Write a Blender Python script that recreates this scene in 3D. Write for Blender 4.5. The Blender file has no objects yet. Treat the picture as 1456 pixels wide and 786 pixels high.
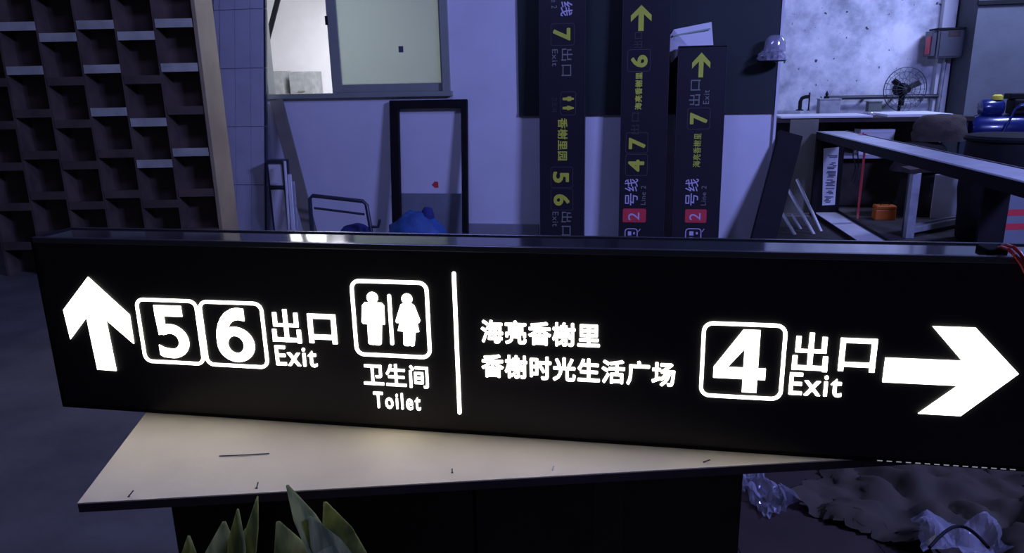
import bpy, math, random
from mathutils import Vector, Matrix, noise
random.seed(7)
sc = bpy.context.scene
COL = sc.collection
PI = math.pi
# ------------------------------------------------------------------ camera
FPX, PITCH, ROLL, EYE = 1030.2, math.radians(14.87), math.radians(-1.18), 1.45
fwd = Vector((0, math.cos(PITCH), -math.sin(PITCH)))
up0 = Vector((0, math.sin(PITCH), math.cos(PITCH)))
rt0 = Vector((1, 0, 0))
RT = rt0*math.cos(ROLL) + up0*math.sin(ROLL)
UP = up0*math.cos(ROLL) - rt0*math.sin(ROLL)
CAM = Vector((0, 0, EYE))
cd = bpy.data.cameras.new('camera'); cd.sensor_width = 36; cd.lens = FPX/1456*36
cd.clip_start = .02; cd.clip_end = 60
co = bpy.data.objects.new('camera', cd); COL.objects.link(co)
M = Matrix((RT, UP, -fwd)).transposed().to_4x4(); M.translation = CAM
co.matrix_world = M; sc.camera = co
# ------------------------------------------------------------------ world, lights, exposure
w = bpy.data.worlds.new('world'); sc.world = w; w.use_nodes = True
bg = w.node_tree.nodes['Background']
bg.inputs[0].default_value = (.46, .48, .86, 1); bg.inputs[1].default_value = .038
def area(name, loc, target, size, power, col):
    l = bpy.data.lights.new(name, 'AREA'); l.shape = 'RECTANGLE'; l.size, l.size_y = size
    l.energy = power; l.color = col
    o = bpy.data.objects.new(name, l); COL.objects.link(o); o.location = loc
    o.rotation_euler = (Vector(target)-Vector(loc)).to_track_quat('-Z', 'Y').to_euler()
    return o
area('workshop_lamp', (4.6, .9, 3.9), (.2, 6.6, .6), (1.2, .5), 340, (.285, .325, 1.0))
area('aisle_fill', (-.8, 3.4, 4.0), (-1.2, 5.6, 0), (1.4, .5), 30, (.30, .335, 1.0))  # added fill light, evens out the brightness of the left wall
area('bench_lamp', (6.3, 7.6, 3.7), (5.0, 10.0, 1.2), (1.6, .5), 155, (.41, .49, 1.0))
area('office_lamp', (-1.6, 8.6, 2.9), (-1.6, 8.6, 0), (1.2, .6), 105, (.90, .90, 1.0))
sc.view_settings.view_transform = 'Standard'; sc.view_settings.look = 'None'
sc.view_settings.gamma = 1; sc.view_settings.use_curve_mapping = False
sc.view_settings.exposure = 0

# ------------------------------------------------------------------ helpers
def ray(x, y): return fwd + RT*((x-728)/FPX) + UP*((393-y)/FPX)
def atY(x, y, Y): d = ray(x, y); return CAM + d*(Y/d.y)
def atZ(x, y, Z): d = ray(x, y); return CAM + d*((Z-EYE)/d.z)
def on_face(Mx, x, y):
    """sight line meets the y=0 face of a thing's frame: local (x, z)"""
    o = Mx.inverted() @ CAM; d = Mx.inverted().to_3x3() @ ray(x, y)
    p = o - d*(o.y/d.y); return (p.x, p.z)

def mat(name, col, rough=.6, metal=0, var=.12, scale=6, bump=0, bscale=40, emit=None, estr=0, alpha=1, trans=0, coat=0, spec=.5, detail=4):
    m = bpy.data.materials.new(name); m.use_nodes = True
    nt = m.node_tree; b = nt.nodes['Principled BSDF']
    b.inputs['Roughness'].default_value = rough; b.inputs['Metallic'].default_value = metal
    b.inputs['Specular IOR Level'].default_value = spec
    b.inputs['Coat Weight'].default_value = coat
    if alpha < 1: b.inputs['Alpha'].default_value = alpha
    if trans: b.inputs['Transmission Weight'].default_value = trans
    if emit:
        b.inputs['Emission Color'].default_value = (*emit, 1); b.inputs['Emission Strength'].default_value = estr
    tc = nt.nodes.new('ShaderNodeTexCoord')
    if var:
        n = nt.nodes.new('ShaderNodeTexNoise'); n.inputs['Scale'].default_value = scale; n.inputs['Detail'].default_value = detail
        nt.links.new(tc.outputs['Object'], n.inputs['Vector'])
        r = nt.nodes.new('ShaderNodeMapRange'); r.inputs[1].default_value = .3; r.inputs[2].default_value = .7
        r.inputs[3].default_value = 1-var; r.inputs[4].default_value = 1+var
        nt.links.new(n.outputs[0], r.inputs[0])
        mx = nt.nodes.new('ShaderNodeMix'); mx.data_type = 'RGBA'; mx.blend_type = 'MULTIPLY'; mx.inputs[0].default_value = 1
        mx.inputs[6].default_value = (*col, 1); nt.links.new(r.outputs[0], mx.inputs[7])
        nt.links.new(mx.outputs[2], b.inputs['Base Color'])
    else:
        b.inputs['Base Color'].default_value = (*col, 1)
    if bump:
        n2 = nt.nodes.new('ShaderNodeTexNoise'); n2.inputs['Scale'].default_value = bscale; n2.inputs['Detail'].default_value = 5
        nt.links.new(tc.outputs['Object'], n2.inputs['Vector'])
        bp = nt.nodes.new('ShaderNodeBump'); bp.inputs['Strength'].default_value = bump; bp.inputs['Distance'].default_value = .02
        nt.links.new(n2.outputs[0], bp.inputs['Height']); nt.links.new(bp.outputs[0], b.inputs['Normal'])
    return m

def mat_plaster():
    m = mat('rough_plaster', (.74, .75, .78), .9, var=0, bump=.5, bscale=5)
    nt = m.node_tree; b = nt.nodes['Principled BSDF']; tc = nt.nodes['Texture Coordinate']
    n = nt.nodes.new('ShaderNodeTexNoise'); n.inputs['Scale'].default_value = 2.3; n.inputs['Detail'].default_value = 8; n.inputs['Roughness'].default_value = .65
    nt.links.new(tc.outputs['Object'], n.inputs['Vector'])
    cr = nt.nodes.new('ShaderNodeValToRGB')
    e = cr.color_ramp.elements; e[0].position = .33; e[0].color = (.34, .36, .40, 1); e[1].position = .62; e[1].color = (.86, .86, .86, 1)
    x = e.new(.48); x.color = (.62, .64, .67, 1)
    nt.links.new(n.outputs[0], cr.inputs[0])
    s = nt.nodes.new('ShaderNodeTexNoise'); s.inputs['Scale'].default_value = 14; s.inputs['Detail'].default_value = 3
    nt.links.new(tc.outputs['Object'], s.inputs['Vector'])
    r2 = nt.nodes.new('ShaderNodeValToRGB'); r2.color_ramp.elements[0].position = .27; r2.color_ramp.elements[0].color = (.1, .1, .12, 1)
    r2.color_ramp.elements[1].position = .31; r2.color_ramp.elements[1].color = (1, 1, 1, 1)
    nt.links.new(s.outputs[0], r2.inputs[0])
    mx = nt.nodes.new('ShaderNodeMix'); mx.data_type = 'RGBA'; mx.blend_type = 'MULTIPLY'; mx.inputs[0].default_value = 1
    nt.links.new(cr.outputs[0], mx.inputs[6]); nt.links.new(r2.outputs[0], mx.inputs[7])
    nt.links.new(mx.outputs[2], b.inputs['Base Color'])
    return m

def mat_frosted():
    m = bpy.data.materials.new('frosted_glass'); m.use_nodes = True; nt = m.node_tree
    for n in list(nt.nodes): nt.nodes.remove(n)
    out = nt.nodes.new('ShaderNodeOutputMaterial'); tr = nt.nodes.new('ShaderNodeBsdfTranslucent'); di = nt.nodes.new('ShaderNodeBsdfDiffuse')
    gl = nt.nodes.new('ShaderNodeBsdfGlossy'); gl.inputs['Roughness'].default_value = .25
    tr.inputs[0].default_value = (.56, .61, .57, 1); di.inputs[0].default_value = (.50, .55, .50, 1)
    a = nt.nodes.new('ShaderNodeMixShader'); a.inputs[0].default_value = .3
    b = nt.nodes.new('ShaderNodeMixShader'); b.inputs[0].default_value = .05
    nt.links.new(tr.outputs[0], a.inputs[1]); nt.links.new(di.outputs[0], a.inputs[2])
    nt.links.new(a.outputs[0], b.inputs[1]); nt.links.new(gl.outputs[0], b.inputs[2]); nt.links.new(b.outputs[0], out.inputs[0])
    return m

def mat_film(name, col, gloss=.35, clear=.55):
    m = bpy.data.materials.new(name); m.use_nodes = True; nt = m.node_tree
    for n in list(nt.nodes): nt.nodes.remove(n)
    out = nt.nodes.new('ShaderNodeOutputMaterial'); tp = nt.nodes.new('ShaderNodeBsdfTransparent'); di = nt.nodes.new('ShaderNodeBsdfDiffuse')
    gl = nt.nodes.new('ShaderNodeBsdfGlossy'); gl.inputs['Roughness'].default_value = .12; gl.inputs[0].default_value = (.9, .9, 1, 1)
    di.inputs[0].default_value = (*col, 1)
    a = nt.nodes.new('ShaderNodeMixShader'); a.inputs[0].default_value = gloss
    b = nt.nodes.new('ShaderNodeMixShader'); b.inputs[0].default_value = clear
    nt.links.new(di.outputs[0], a.inputs[1]); nt.links.new(gl.outputs[0], a.inputs[2])
    nt.links.new(a.outputs[0], b.inputs[1]); nt.links.new(tp.outputs[0], b.inputs[2]); nt.links.new(b.outputs[0], out.inputs[0])
    return m

def mat_leafy():
    m = bpy.data.materials.new('pale_green_film'); m.use_nodes = True; nt = m.node_tree
    for n in list(nt.nodes): nt.nodes.remove(n)
    out = nt.nodes.new('ShaderNodeOutputMaterial'); tr = nt.nodes.new('ShaderNodeBsdfTranslucent'); di = nt.nodes.new('ShaderNodeBsdfDiffuse')
    no = nt.nodes.new('ShaderNodeTexNoise'); no.inputs['Scale'].default_value = 9
    cr = nt.nodes.new('ShaderNodeValToRGB'); cr.color_ramp.elements[0].color = (.20, .25, .12, 1); cr.color_ramp.elements[1].color = (.52, .56, .26, 1)
    cr.color_ramp.elements[0].position = .35; cr.color_ramp.elements[1].position = .65
    a = nt.nodes.new('ShaderNodeMixShader'); a.inputs[0].default_value = .5
    nt.links.new(no.outputs[0], cr.inputs[0]); nt.links.new(cr.outputs[0], tr.inputs[0]); nt.links.new(cr.outputs[0], di.inputs[0])
    nt.links.new(tr.outputs[0], a.inputs[1]); nt.links.new(di.outputs[0], a.inputs[2]); nt.links.new(a.outputs[0], out.inputs[0])
    return m

class MB:
    def __init__(s): s.v = []; s.f = []
    def add(s, vs, fs):
        o = len(s.v); s.v += [Vector(p) for p in vs]; s.f += [tuple(i+o for i in f) for f in fs]; return s
    def hexa(s, p):      # 4 bottom, 4 top
        return s.add(p, [(3, 2, 1, 0), (4, 5, 6, 7), (0, 1, 5, 4), (1, 2, 6, 5), (2, 3, 7, 6), (3, 0, 4, 7)])
    def box(s, x0, x1, y0, y1, z0, z1):
        return s.hexa([(x0, y0, z0), (x1, y0, z0), (x1, y1, z0), (x0, y1, z0), (x0, y0, z1), (x1, y0, z1), (x1, y1, z1), (x0, y1, z1)])
    def bar(s, a, b, w, t, side=(1, 0, 0)):
        a = Vector(a); b = Vector(b); d = (b-a).normalized(); sd = Vector(side); sd = (sd-d*sd.dot(d)).normalized(); u = d.cross(sd)
        q = [a+sd*i*w/2+u*j*t/2 for i, j in ((-1, -1), (1, -1), (1, 1), (-1, 1))]
        return s.hexa(q+[p+(b-a) for p in q])
    def tube(s, pts, r, n=8, cap=True, closed=False):
        pts = [Vector(p) for p in pts]; N = len(pts); rs = r if isinstance(r, (list, tuple)) else [r]*N
        vs = []; prev = None
        for i, p in enumerate(pts):
            if closed: d = pts[(i+1) % N]-pts[i-1]
            else: d = pts[min(i+1, N-1)]-pts[max(i-1, 0)]
            d.normalize()
            if prev is None:
                ref = Vector((0, 0, 1)) if abs(d.z) < .9 else Vector((1, 0, 0)); x = d.cross(ref).normalized()
            else: x = (prev-d*prev.dot(d)).normalized()
            prev = x; y = d.cross(x)
            vs += [p+(x*math.cos(2*PI*k/n)+y*math.sin(2*PI*k/n))*rs[i] for k in range(n)]
        fs = []
        for i in range(N if closed else N-1):
            j = (i+1) % N
            fs += [(i*n+k, i*n+(k+1) % n, j*n+(k+1) % n, j*n+k) for k in range(n)]
        if cap and not closed: fs += [tuple(range(n-1, -1, -1)), tuple((N-1)*n+k for k in range(n))]
        return s.add(vs, fs)
    def lathe(s, prof, c=(0, 0, 0), n=24, axis='z'):
        c = Vector(c); vs = []; fs = []
        for r, h in prof:
            for k in range(n):
                a = 2*PI*k/n; x, y = r*math.cos(a), r*math.sin(a)
                vs.append(c+(Vector((x, y, h)) if axis == 'z' else Vector((h, x, y)) if axis == 'x' else Vector((x, h, y))))
        for i in range(len(prof)-1):
            fs += [(i*n+k, i*n+(k+1) % n, (i+1)*n+(k+1) % n, (i+1)*n+k) for k in range(n)]
        fs += [tuple(range(n-1, -1, -1)), tuple((len(prof)-1)*n+k for k in range(n))]
        return s.add(vs, fs)
    def prism(s, poly, y0, y1):      # polygon in local x,z pushed along y
        n = len(poly)
        vs = [(x, y0, z) for x, z in poly]+[(x, y1, z) for x, z in poly]
        return s.add(vs, [tuple(range(n)), tuple(range(2*n-1, n-1, -1))]+[(i, i+n, (i+1) % n+n, (i+1) % n) for i in range(n)])
    def ring(s, outer, inner, y0, y1):
        n = len(outer)
        vs = [(x, y0, z) for x, z in outer]+[(x, y0, z) for x, z in inner]+[(x, y1, z) for x, z in outer]+[(x, y1, z) for x, z in inner]
        fs = []
        for i in range(n):
            j = (i+1) % n
            fs += [(i, j, n+j, n+i), (2*n+i, 3*n+i, 3*n+j, 2*n+j), (i, 2*n+i, 2*n+j, j), (n+i, n+j, 3*n+j, 3*n+i)]
        return s.add(vs, fs)
    def build(s, name, m, parent=None, world=False, smooth=False, bevel=0, kind=None):
        me = bpy.data.meshes.new(name)
        vs = s.v
        if world and parent: inv = parent.matrix_world.inverted(); vs = [inv @ p for p in vs]
        me.from_pydata([tuple(p) for p in vs], [], s.f); me.materials.append(m)
        import bmesh
        bm = bmesh.new(); bm.from_mesh(me); bmesh.ops.recalc_face_normals(bm, faces=bm.faces); bm.to_mesh(me); bm.free()
        me.update()
        if smooth: me.shade_smooth(); me.set_sharp_from_angle(angle=math.radians(40))
        o = bpy.data.objects.new(name, me); COL.objects.link(o)
        if parent: o.parent = parent
        if bevel:
            b = o.modifiers.new('bevel', 'BEVEL'); b.width = bevel; b.segments = 2; b.limit_method = 'ANGLE'
        if kind: o['kind'] = kind
        return o
def tag(o, label, cat, group=None):
    o['label'] = label; o['category'] = cat
    if group: o['group'] = group
    return o
def thing(name, label, cat, loc=(0, 0, 0), rz=0, group=None, rx=0):
    o = bpy.data.objects.new(name, None); COL.objects.link(o); o.empty_display_size = .1
    Mx = Matrix.Translation(loc) @ Matrix.Rotation(rz, 4, 'Z') @ Matrix.Rotation(rx, 4, 'X')
    o.matrix_world = Mx
    o.location = loc; o.rotation_euler = Mx.to_euler()
    if label: tag(o, label, cat, group)
    return o
def rooted(o):
    """put a single-mesh thing's origin at its base"""
    me = o.data; zs = [v.co for v in me.vertices]; c = sum(zs, Vector())/len(zs); c.z = min(p.z for p in zs)
    me.transform(Matrix.Translation(-c)); o.location = c; return o
def struct(name):
    o = bpy.data.objects.new(name, None); COL.objects.link(o); o['kind'] = 'structure'; o.empty_display_size = .1; return o
def rrect(x0, x1, z0, z1, r, n=6):
    pts = []
    for cx, cz, a0 in ((x1-r, z0+r, -PI/2), (x1-r, z1-r, 0), (x0+r, z1-r, PI/2), (x0+r, z0+r, PI)):
        pts += [(cx+r*math.cos(a0+PI/2*k/n), cz+r*math.sin(a0+PI/2*k/n)) for k in range(n+1)]
    return pts
_tcache = {}
def text_mb(txt, box, rot=0, bold=0., y0=-.002, y1=.002, keep=False, shear=0):
    """lettering as geometry, fitted to box (x0,x1,z0,z1) in the local x,z face"""
    key = txt
    if key not in _tcache:
        c = bpy.data.curves.new('t', 'FONT'); c.body = txt; c.space_character = 1.22 if txt == 'Toilet' else 1.10 if ord(txt[0]) < 256 else 1.08; c.resolution_u = 3; c.fill_mode = 'FRONT'
        o = bpy.data.objects.new('t', c); COL.objects.link(o)
        dg = bpy.context.evaluated_depsgraph_get(); me = bpy.data.meshes.new_from_object(o.evaluated_get(dg))
        _tcache[key] = ([v.co.copy() for v in me.vertices], [tuple(p.vertices) for p in me.polygons])
        bpy.data.objects.remove(o); bpy.data.curves.remove(c); bpy.data.meshes.remove(me)
    vs, fs = _tcache[key]
    ca, sa = round(math.cos(rot)), round(math.sin(rot))
    p = [(v.x*ca-v.y*sa, v.x*sa+v.y*ca) for v in vs]
    xs = [a for a, b in p]; zs = [b for a, b in p]; x0, x1, z0, z1 = box
    mx, Mx_, mz, Mz = min(xs), max(xs), min(zs), max(zs)
    q = [(x0+(a-mx)/(Mx_-mx)*(x1-x0), z0+(b-mz)/(Mz-mz)*(z1-z0)) for a, b in p]
    n = len(q); m = MB()
    nd = 0 if bold < .004 else (8 if bold < .03 else 14)
    sx, sz = (x1-x0)/(Mx_-mx), (z1-z0)/(Mz-mz)
    rx_, rz_ = bold*sx, bold*sz          # stroke weight: the outline is swept round a small circle, then refitted
    cx_, cz_ = (x0+x1)/2, (z0+z1)/2; kx_, kz_ = 1-2*rx_/(x1-x0), 1-2*rz_/(z1-z0)
    q = [(cx_+(a-cx_)*kx_, cz_+(b-cz_)*kz_) for a, b in q]
    edges = {}
    for f in fs:
        for i in range(len(f)):
            e = (f[i], f[(i+1) % len(f)]); edges[e] = edges.get(e, 0)+1
    side = [(a, b, b+n, a+n) for (a, b) in edges if (b, a) not in edges]
    for k in range(nd+1):
        dx = rx_*math.cos(2*PI*k/nd) if k else 0; dz = rz_*math.sin(2*PI*k/nd) if k else 0; e = k*2e-6
        m.add([(a+dx, y0-e, b+dz) for a, b in q]+[(a+dx, y1, b+dz) for a, b in q], list(fs)+side)
    return m
def crumple(m, c, wx, wy, nx, ny, amp, seed, h0=0, freq=6, rz=0, fold=.5):
    c = Vector(c); vs = []; ca, sa = math.cos(rz), math.sin(rz)
    for j in range(ny+1):
        for i in range(nx+1):
            u = (i/nx-.5)*wx; v = (j/ny-.5)*wy
            q = Vector((u*freq, v*freq, seed))
            d = abs(noise.noise(q))*amp*1.6 + noise.noise(q*2.3)*amp*.35
            e = 1+fold*.15*noise.noise(Vector((i*.7, j*.7, seed+3)))
            uu, vv = u*e, v*e
            vs.append(c+Vector((uu*ca-vv*sa, uu*sa+vv*ca, h0+max(0, d))))
    fs = [(j*(nx+1)+i, j*(nx+1)+i+1, (j+1)*(nx+1)+i+1, (j+1)*(nx+1)+i) for j in range(ny) for i in range(nx)]
    return m.add(vs, fs)
def heap(m, c, rx, ry, h, seed, amp=.18, nu=28, nv=12, rz=0, sharp=1.6, freq=3):
    c = Vector(c); vs = []; ca, sa = math.cos(rz), math.sin(rz)
    for j in range(nv+1):
        t = j/nv
        for i in range(nu):
            a = 2*PI*i/nu; d = Vector((math.cos(a), math.sin(a), t*2))
            k = 1+amp*noise.noise(d*freq+Vector((seed, 0, 0)))+amp*.6*noise.noise(d*freq*2.4+Vector((0, seed, 0)))
            r = math.cos(t*PI/2)**(1/sharp)*k
            x, y = rx*r*math.cos(a), ry*r*math.sin(a)
            z = h*math.sin(t*PI/2)*(1+amp*.5*noise.noise(Vector((x*9, y*9, seed)))) if j else 0
            vs.append(c+Vector((x*ca-y*sa, x*sa+y*ca, z)))
    fs = [(j*nu+i, j*nu+(i+1) % nu, (j+1)*nu+(i+1) % nu, (j+1)*nu+i) for j in range(nv) for i in range(nu)]
    fs += [tuple(range(nu-1, -1, -1)), tuple(nv*nu+i for i in range(nu))]
    return m.add(vs, fs)

# ------------------------------------------------------------------ materials
m_white = mat('white_wall_paint', (.74, .74, .76), .8, var=.06, scale=2, bump=.05, bscale=60)
m_plaster = mat_plaster()
m_bluewall = mat('dull_blue_grey_wall', (.105, .115, .13), .85, var=.15, scale=2.5, bump=.15, bscale=20)
m_floor = mat('dark_concrete', (.125, .12, .10), .7, var=.25, scale=3, bump=.15, bscale=14)
m_office = mat('office_white', (.82, .82, .83), .8, var=.03)
m_base = mat('grey_skirting', (.26, .27, .28), .6, var=.1)
m_alu = mat('window_aluminium', (.30, .33, .27), .5, .1, var=.05)
m_frost = mat_frosted()
m_pillar = mat('blue_grey_panel', (.50, .51, .54), .6, var=.08, scale=5)
m_joint = mat('panel_joint', (.34, .35, .40), .8, var=0)
m_black = mat('black_face', (.020, .018, .020), .45, var=0, spec=.4)
m_casing = mat('black_gloss_casing', (.03, .03, .033), .09, .0, var=.1, spec=.8, coat=.3)
m_rail = mat('dark_metal_rail', (.16, .16, .17), .25, .8, var=.1)
m_glow = mat('lit_acrylic', (.9, .9, .85), .5, var=0, emit=(1, .975, .87), estr=5.0)
m_slit = mat('light_leak', (.9, .9, .9), .5, var=0, emit=(.8, .85, 1), estr=.25)
m_board = mat('pale_laminate_board', (.74, .64, .42), .55, var=.09, scale=4, bump=.05, bscale=30)
m_edge = mat('dark_board_edge', (.035, .02, .018), .7, var=.3, scale=12)
m_rack = mat('dark_rack_wood', (.10, .070, .050), .7, var=.3, scale=5, bump=.1)
m_rackback = mat('brown_rack_back', (.12, .085, .062), .8, var=.3, scale=5)
m_rackside = mat('tan_rack_side', (.30, .24, .13), .7, var=.15, scale=4)
m_strip = mat('pale_edge_strip', (.46, .47, .36), .6, var=.2, scale=7)
m_darkpanel = mat('dark_green_black_panel', (.010, .020, .016), .6, var=.2, scale=1.5)
m_sbody = mat('charcoal_sign_body', (.026, .022, .028), .45, var=.1, scale=2)
m_sface = mat('charcoal_sign_face', (.020, .018, .024), .4, var=.1, scale=1.5, spec=.4)
m_yel = mat('yellow_green_vinyl', (.62, .68, .06), .5, var=.08, emit=None)
m_dimw = mat('grey_vinyl', (.24, .25, .20), .5, var=0)
m_vio = mat('pale_vinyl', (.62, .55, .72), .5, var=0)
m_red = mat('red_vinyl', (.72, .05, .07), .5, var=.05)
m_dimline = mat('dim_outline', (.055, .055, .055), .5, var=0)
m_blkframe = mat('black_frame', (.011, .010, .011), .65, var=.2, spec=.12)
m_blacktube = mat('dark_tube', (.05, .06, .085), .35, .3, var=.1)
m_bluetarp = mat('blue_tarp', (.03, .10, .30), .6, var=.25, scale=9, bump=.2)
m_bluecloth = mat('dark_blue_cloth', (.02, .03, .16), .8, var=.2)
m_grey = mat('grey_sheet', (.21, .23, .25), .7, var=.06)
m_steel = mat('bright_aluminium', (.80, .82, .86), .3, .35, var=.08)
m_dullsteel = mat('dull_steel', (.42, .43, .45), .5, .4, var=.2, scale=9)
m_paper = mat('white_paper', (.80, .80, .80), .8, var=.05)
m_greenline = mat('green_print', (.35, .50, .35), .8, var=0)
m_film = mat_film('clear_film', (.6, .6, .7))
m_film2 = mat_film('thin_clear_film', (.5, .5, .6), .5, .8)
m_kraft = mat('kraft_paper', (.050, .040, .022), .85, var=.2, scale=6)
m_carton = mat('olive_carton', (.17, .16, .12), .8, var=.1)
m_sack = mat('dark_sack', (.03, .026, .025), .9, var=.3, scale=8, bump=.3)
m_sack2 = mat('brown_sack', (.05, .038, .03), .9, var=.3, scale=8, bump=.3)
m_bluepaint = mat('blue_machine_paint', (.008, .018, .12), .25, var=.1, coat=.5)
m_yellow = mat('yellow_plastic', (.75, .65, .05), .4, var=.05)
m_blackpl = mat('black_plastic', (.012, .012, .013), .65, var=.1, spec=.15)
m_redcable = mat('red_wire', (.75, .04, .05), .35, var=0)
m_orange = mat('orange_plastic', (.85, .20, .03), .4, var=.05)
m_olive = mat('olive_paint', (.10, .12, .10), .6, var=.1)
m_cabinet = mat('grey_cabinet', (.36, .38, .38), .6, var=.2, scale=12)
m_ebox = mat('blue_grey_enamel', (.05, .053, .065), .4, var=.08)
m_green = mat('pale_green_strip', (.42, .50, .22), .6, var=.25, scale=8)
m_green = mat_leafy()
m_ink = mat('dark_print', (.08, .08, .12), .7, var=0)
m_table = mat('dark_table_steel', (.10, .11, .13), .6, .3, var=.2)
m_leg = mat('blue_grey_leg', (.30, .34, .40), .5, .2, var=.15)

# ------------------------------------------------------------------ the room shell
WY = math.radians(10)
WO = Vector((0, 6.8, 0))
WM = Matrix.Translation(WO) @ Matrix.Rotation(-WY, 4, 'Z')      # wall frame: x along the wall, y away from camera
def W(s, n, z): return WM @ Vector((s, -n, z))                    # n = distance in front of the wall
def wall_obj(o): o.matrix_world = WM; o.location = WO; o.rotation_euler = (0, 0, -WY); return o
def on_wall(x, y, n=0): return on_face(WM @ Matrix.Translation((0, -n, 0)), x, y)

fl = MB().box(-9, 11, -2.0, 14, -.1, 0).build('floor', m_floor); fl['kind'] = 'structure'
TH = .12
S_L, S_R = -2.36, -.535          # window opening along the wall
Z_S, Z_T = 1.40, 2.72
wb = MB()
wb.box(-8.0, S_L, 0, TH, 0, 3.6).box(S_R, 2.33, 0, TH, 0, 3.6).box(S_L, S_R, 0, TH, 0, Z_S).box(S_L, S_R, 0, TH, Z_T, 3.6)
wall_back = wall_obj(wb.build('wall_back', m_white)); wall_back['kind'] = 'structure'
o = wall_obj(MB().box(-.42, .27, -.030, -.002, 0, .165).build('grey_offcut', m_base, bevel=.002)); tag(o, 'low grey board offcut at the foot of the wall beside the empty frame', 'offcut')
o = wall_obj(MB().box(2.325, 2.345, -.03, TH+.02, 0, 3.6).build('trim_lit_edge', m_white)); o['kind'] = 'structure'  # added strip, stands in for the wall end catching the light
o = wall_obj(MB().box(-8.1, -8.0, -6.5, TH, 0, 3.6).build('wall_left', m_white)); o['kind'] = 'structure'
# rooms behind
o = wall_obj(MB().box(-5.6, 2.25, 3.0, 3.1, 0, 3.3).build('wall_office_back', m_office)); o['kind'] = 'structure'
o = wall_obj(MB().box(-5.6, -5.5, TH, 3.0, 0, 3.3).build('wall_office_left', m_office)); o['kind'] = 'structure'
o = wall_obj(MB().box(2.21, 2.31, TH, 3.1, 0, 3.6).build('wall_office_right', m_white)); o['kind'] = 'structure'
o = wall_obj(MB().box(-5.6, 2.31, TH, 3.1, 3.3, 3.36).build('ceiling', m_office)); o['kind'] = 'structure'
o = wall_obj(MB().box(2.31, 10.5, 4.6, 4.8, 0, 4.2).build('wall_far', m_plaster)); o['kind'] = 'structure'
FARM = WM @ Matrix.Translation((0, 4.6, 0))
# right hand wall, one step nearer than the plaster wall
pR = on_wall(1384, 60, -3.9)[0]
wr = wall_obj(MB().box(pR, 10.5, 3.9, 4.58, 0, 4.2).build('wall_right', m_bluewall)); wr['kind'] = 'structure'
zl = on_wall(1420, 4, -3.9)[1]
o = wall_obj(MB().box(pR-.02, 10.5, 3.85, 3.9, zl-.02, zl+.03).build('trim_2', m_blackpl)); o['kind'] = 'structure'
pa, pb = on_wall(1341, 20, -4.5)[0], on_wall(1360, 20, -4.5)[0]
o = wall_obj(MB().box(pa, pb, 4.48, 4.6, 0, 4.2).build('trim_3', m_white)); o['kind'] = 'structure'

# tall jointed panel leaning between rack and window
def lean_pt(px, py_, n): p = on_wall(px, py_, n); return Vector((p[0], -n, p[1]))
tpn = wall_obj(struct('tall_panel')); del tpn['kind']
tag(tpn, 'tall blue-grey jointed panel leaning between the rack and the window', 'panel')
def panel_pt(u, z):      # u 0..1 across, z height; leans to the right and back on to the wall
    nn = .30-.075*z
    a, b = lean_pt(303.5+.0, 0, nn), lean_pt(308, 325, nn); c, d = lean_pt(377, 0, nn), lean_pt(379, 325, nn)
    l = a+(b-a)*((a.z-z)/(a.z-b.z)); r_ = c+(d-c)*((c.z-z)/(c.z-d.z))
    return l+(r_-l)*u
def pslab(u0, u1, z0, z1, f, t):
    q = [panel_pt(u0, z0), panel_pt(u1, z0), panel_pt(u1, z1), panel_pt(u0, z1)]
    y = Vector((0, 1, 0)); q = [p+y*f for p in q]
    return MB().hexa([q[0], q[1], q[1]+y*t, q[0]+y*t, q[3], q[2], q[2]+y*t, q[3]+y*t])
pslab(.012, .988, 0, 3.0, .010, .035).build('backing', m_joint, tpn)
zs = [panel_pt(.5, 0).z]+sorted(lean_pt(340, yy, .22).z for yy in (262, 180, 97, 12))+[2.75, 3.0]
for k in range(len(zs)-1):
    pslab(0, .10, zs[k]+.003, zs[k+1]-.003, .003, .012).build('side_strip', m_pillar, tpn)
    for u0, u1 in ((.115, .40), (.408, .70), (.708, .955)): pslab(u0, u1, zs[k]+.003, zs[k+1]-.003, 0, .012).build('section', m_pillar, tpn)
    pslab(.965, 1.0, zs[k]+.003, zs[k+1]-.003, .004, .03).build('side_strip', m_blacktube, tpn)

# ------------------------------------------------------------------ window
win = wall_obj(struct('window_1'))
fr = MB()
JW = .075
fr.box(S_L, S_L+.03, -.02, TH, Z_S, Z_T).box(S_R-JW, S_R, -.02, TH, Z_S, Z_T)
fr.box(S_L, S_R, -.02, TH, Z_T-.05, Z_T)
fr.build('window_frame', m_alu, win, bevel=.004)
MB().box(S_L-.02, S_R+.02, -.05, TH, Z_S-.045, Z_S).build('window_sill', m_alu, win, bevel=.004)
sa0, sa1 = -1.70, S_R-JW+.01
st = MB()
sb0 = MB().box(sa0, sa0+.10, .02, .055, Z_S+.0, Z_T-.05)
sash = sb0.build('sash', m_alu, win, bevel=.004)
MB().box(sa1-.03, sa1, .02, .055, Z_S, Z_T-.05).build('stile', m_alu, sash)
MB().box(sa0+.10, sa1-.03, .02, .055, Z_S, Z_S+.075).build('bottom_rail', m_alu, sash, bevel=.003)
MB().box(sa0+.10, sa1-.03, .02, .055, Z_T-.11, Z_T-.05).build('top_rail', m_alu, sash)
MB().box(sa0+.10, sa1-.03, .034, .040, Z_S+.075, Z_T-.11).build('pane', m_frost, sash)
q = on_wall(570, 70, -.03)
MB().box(q[0]-.022, q[0]+.022, .028, .034, q[1]-.028, q[1]+.028).build('sticker', m_ink, sash)
q = on_wall(461, 29, 0)
MB().box(sa0-.012, sa0+.012, .008, .03, q[1]-.04, q[1]+.04).build('latch', m_blackpl, sash, bevel=.003)

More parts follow.
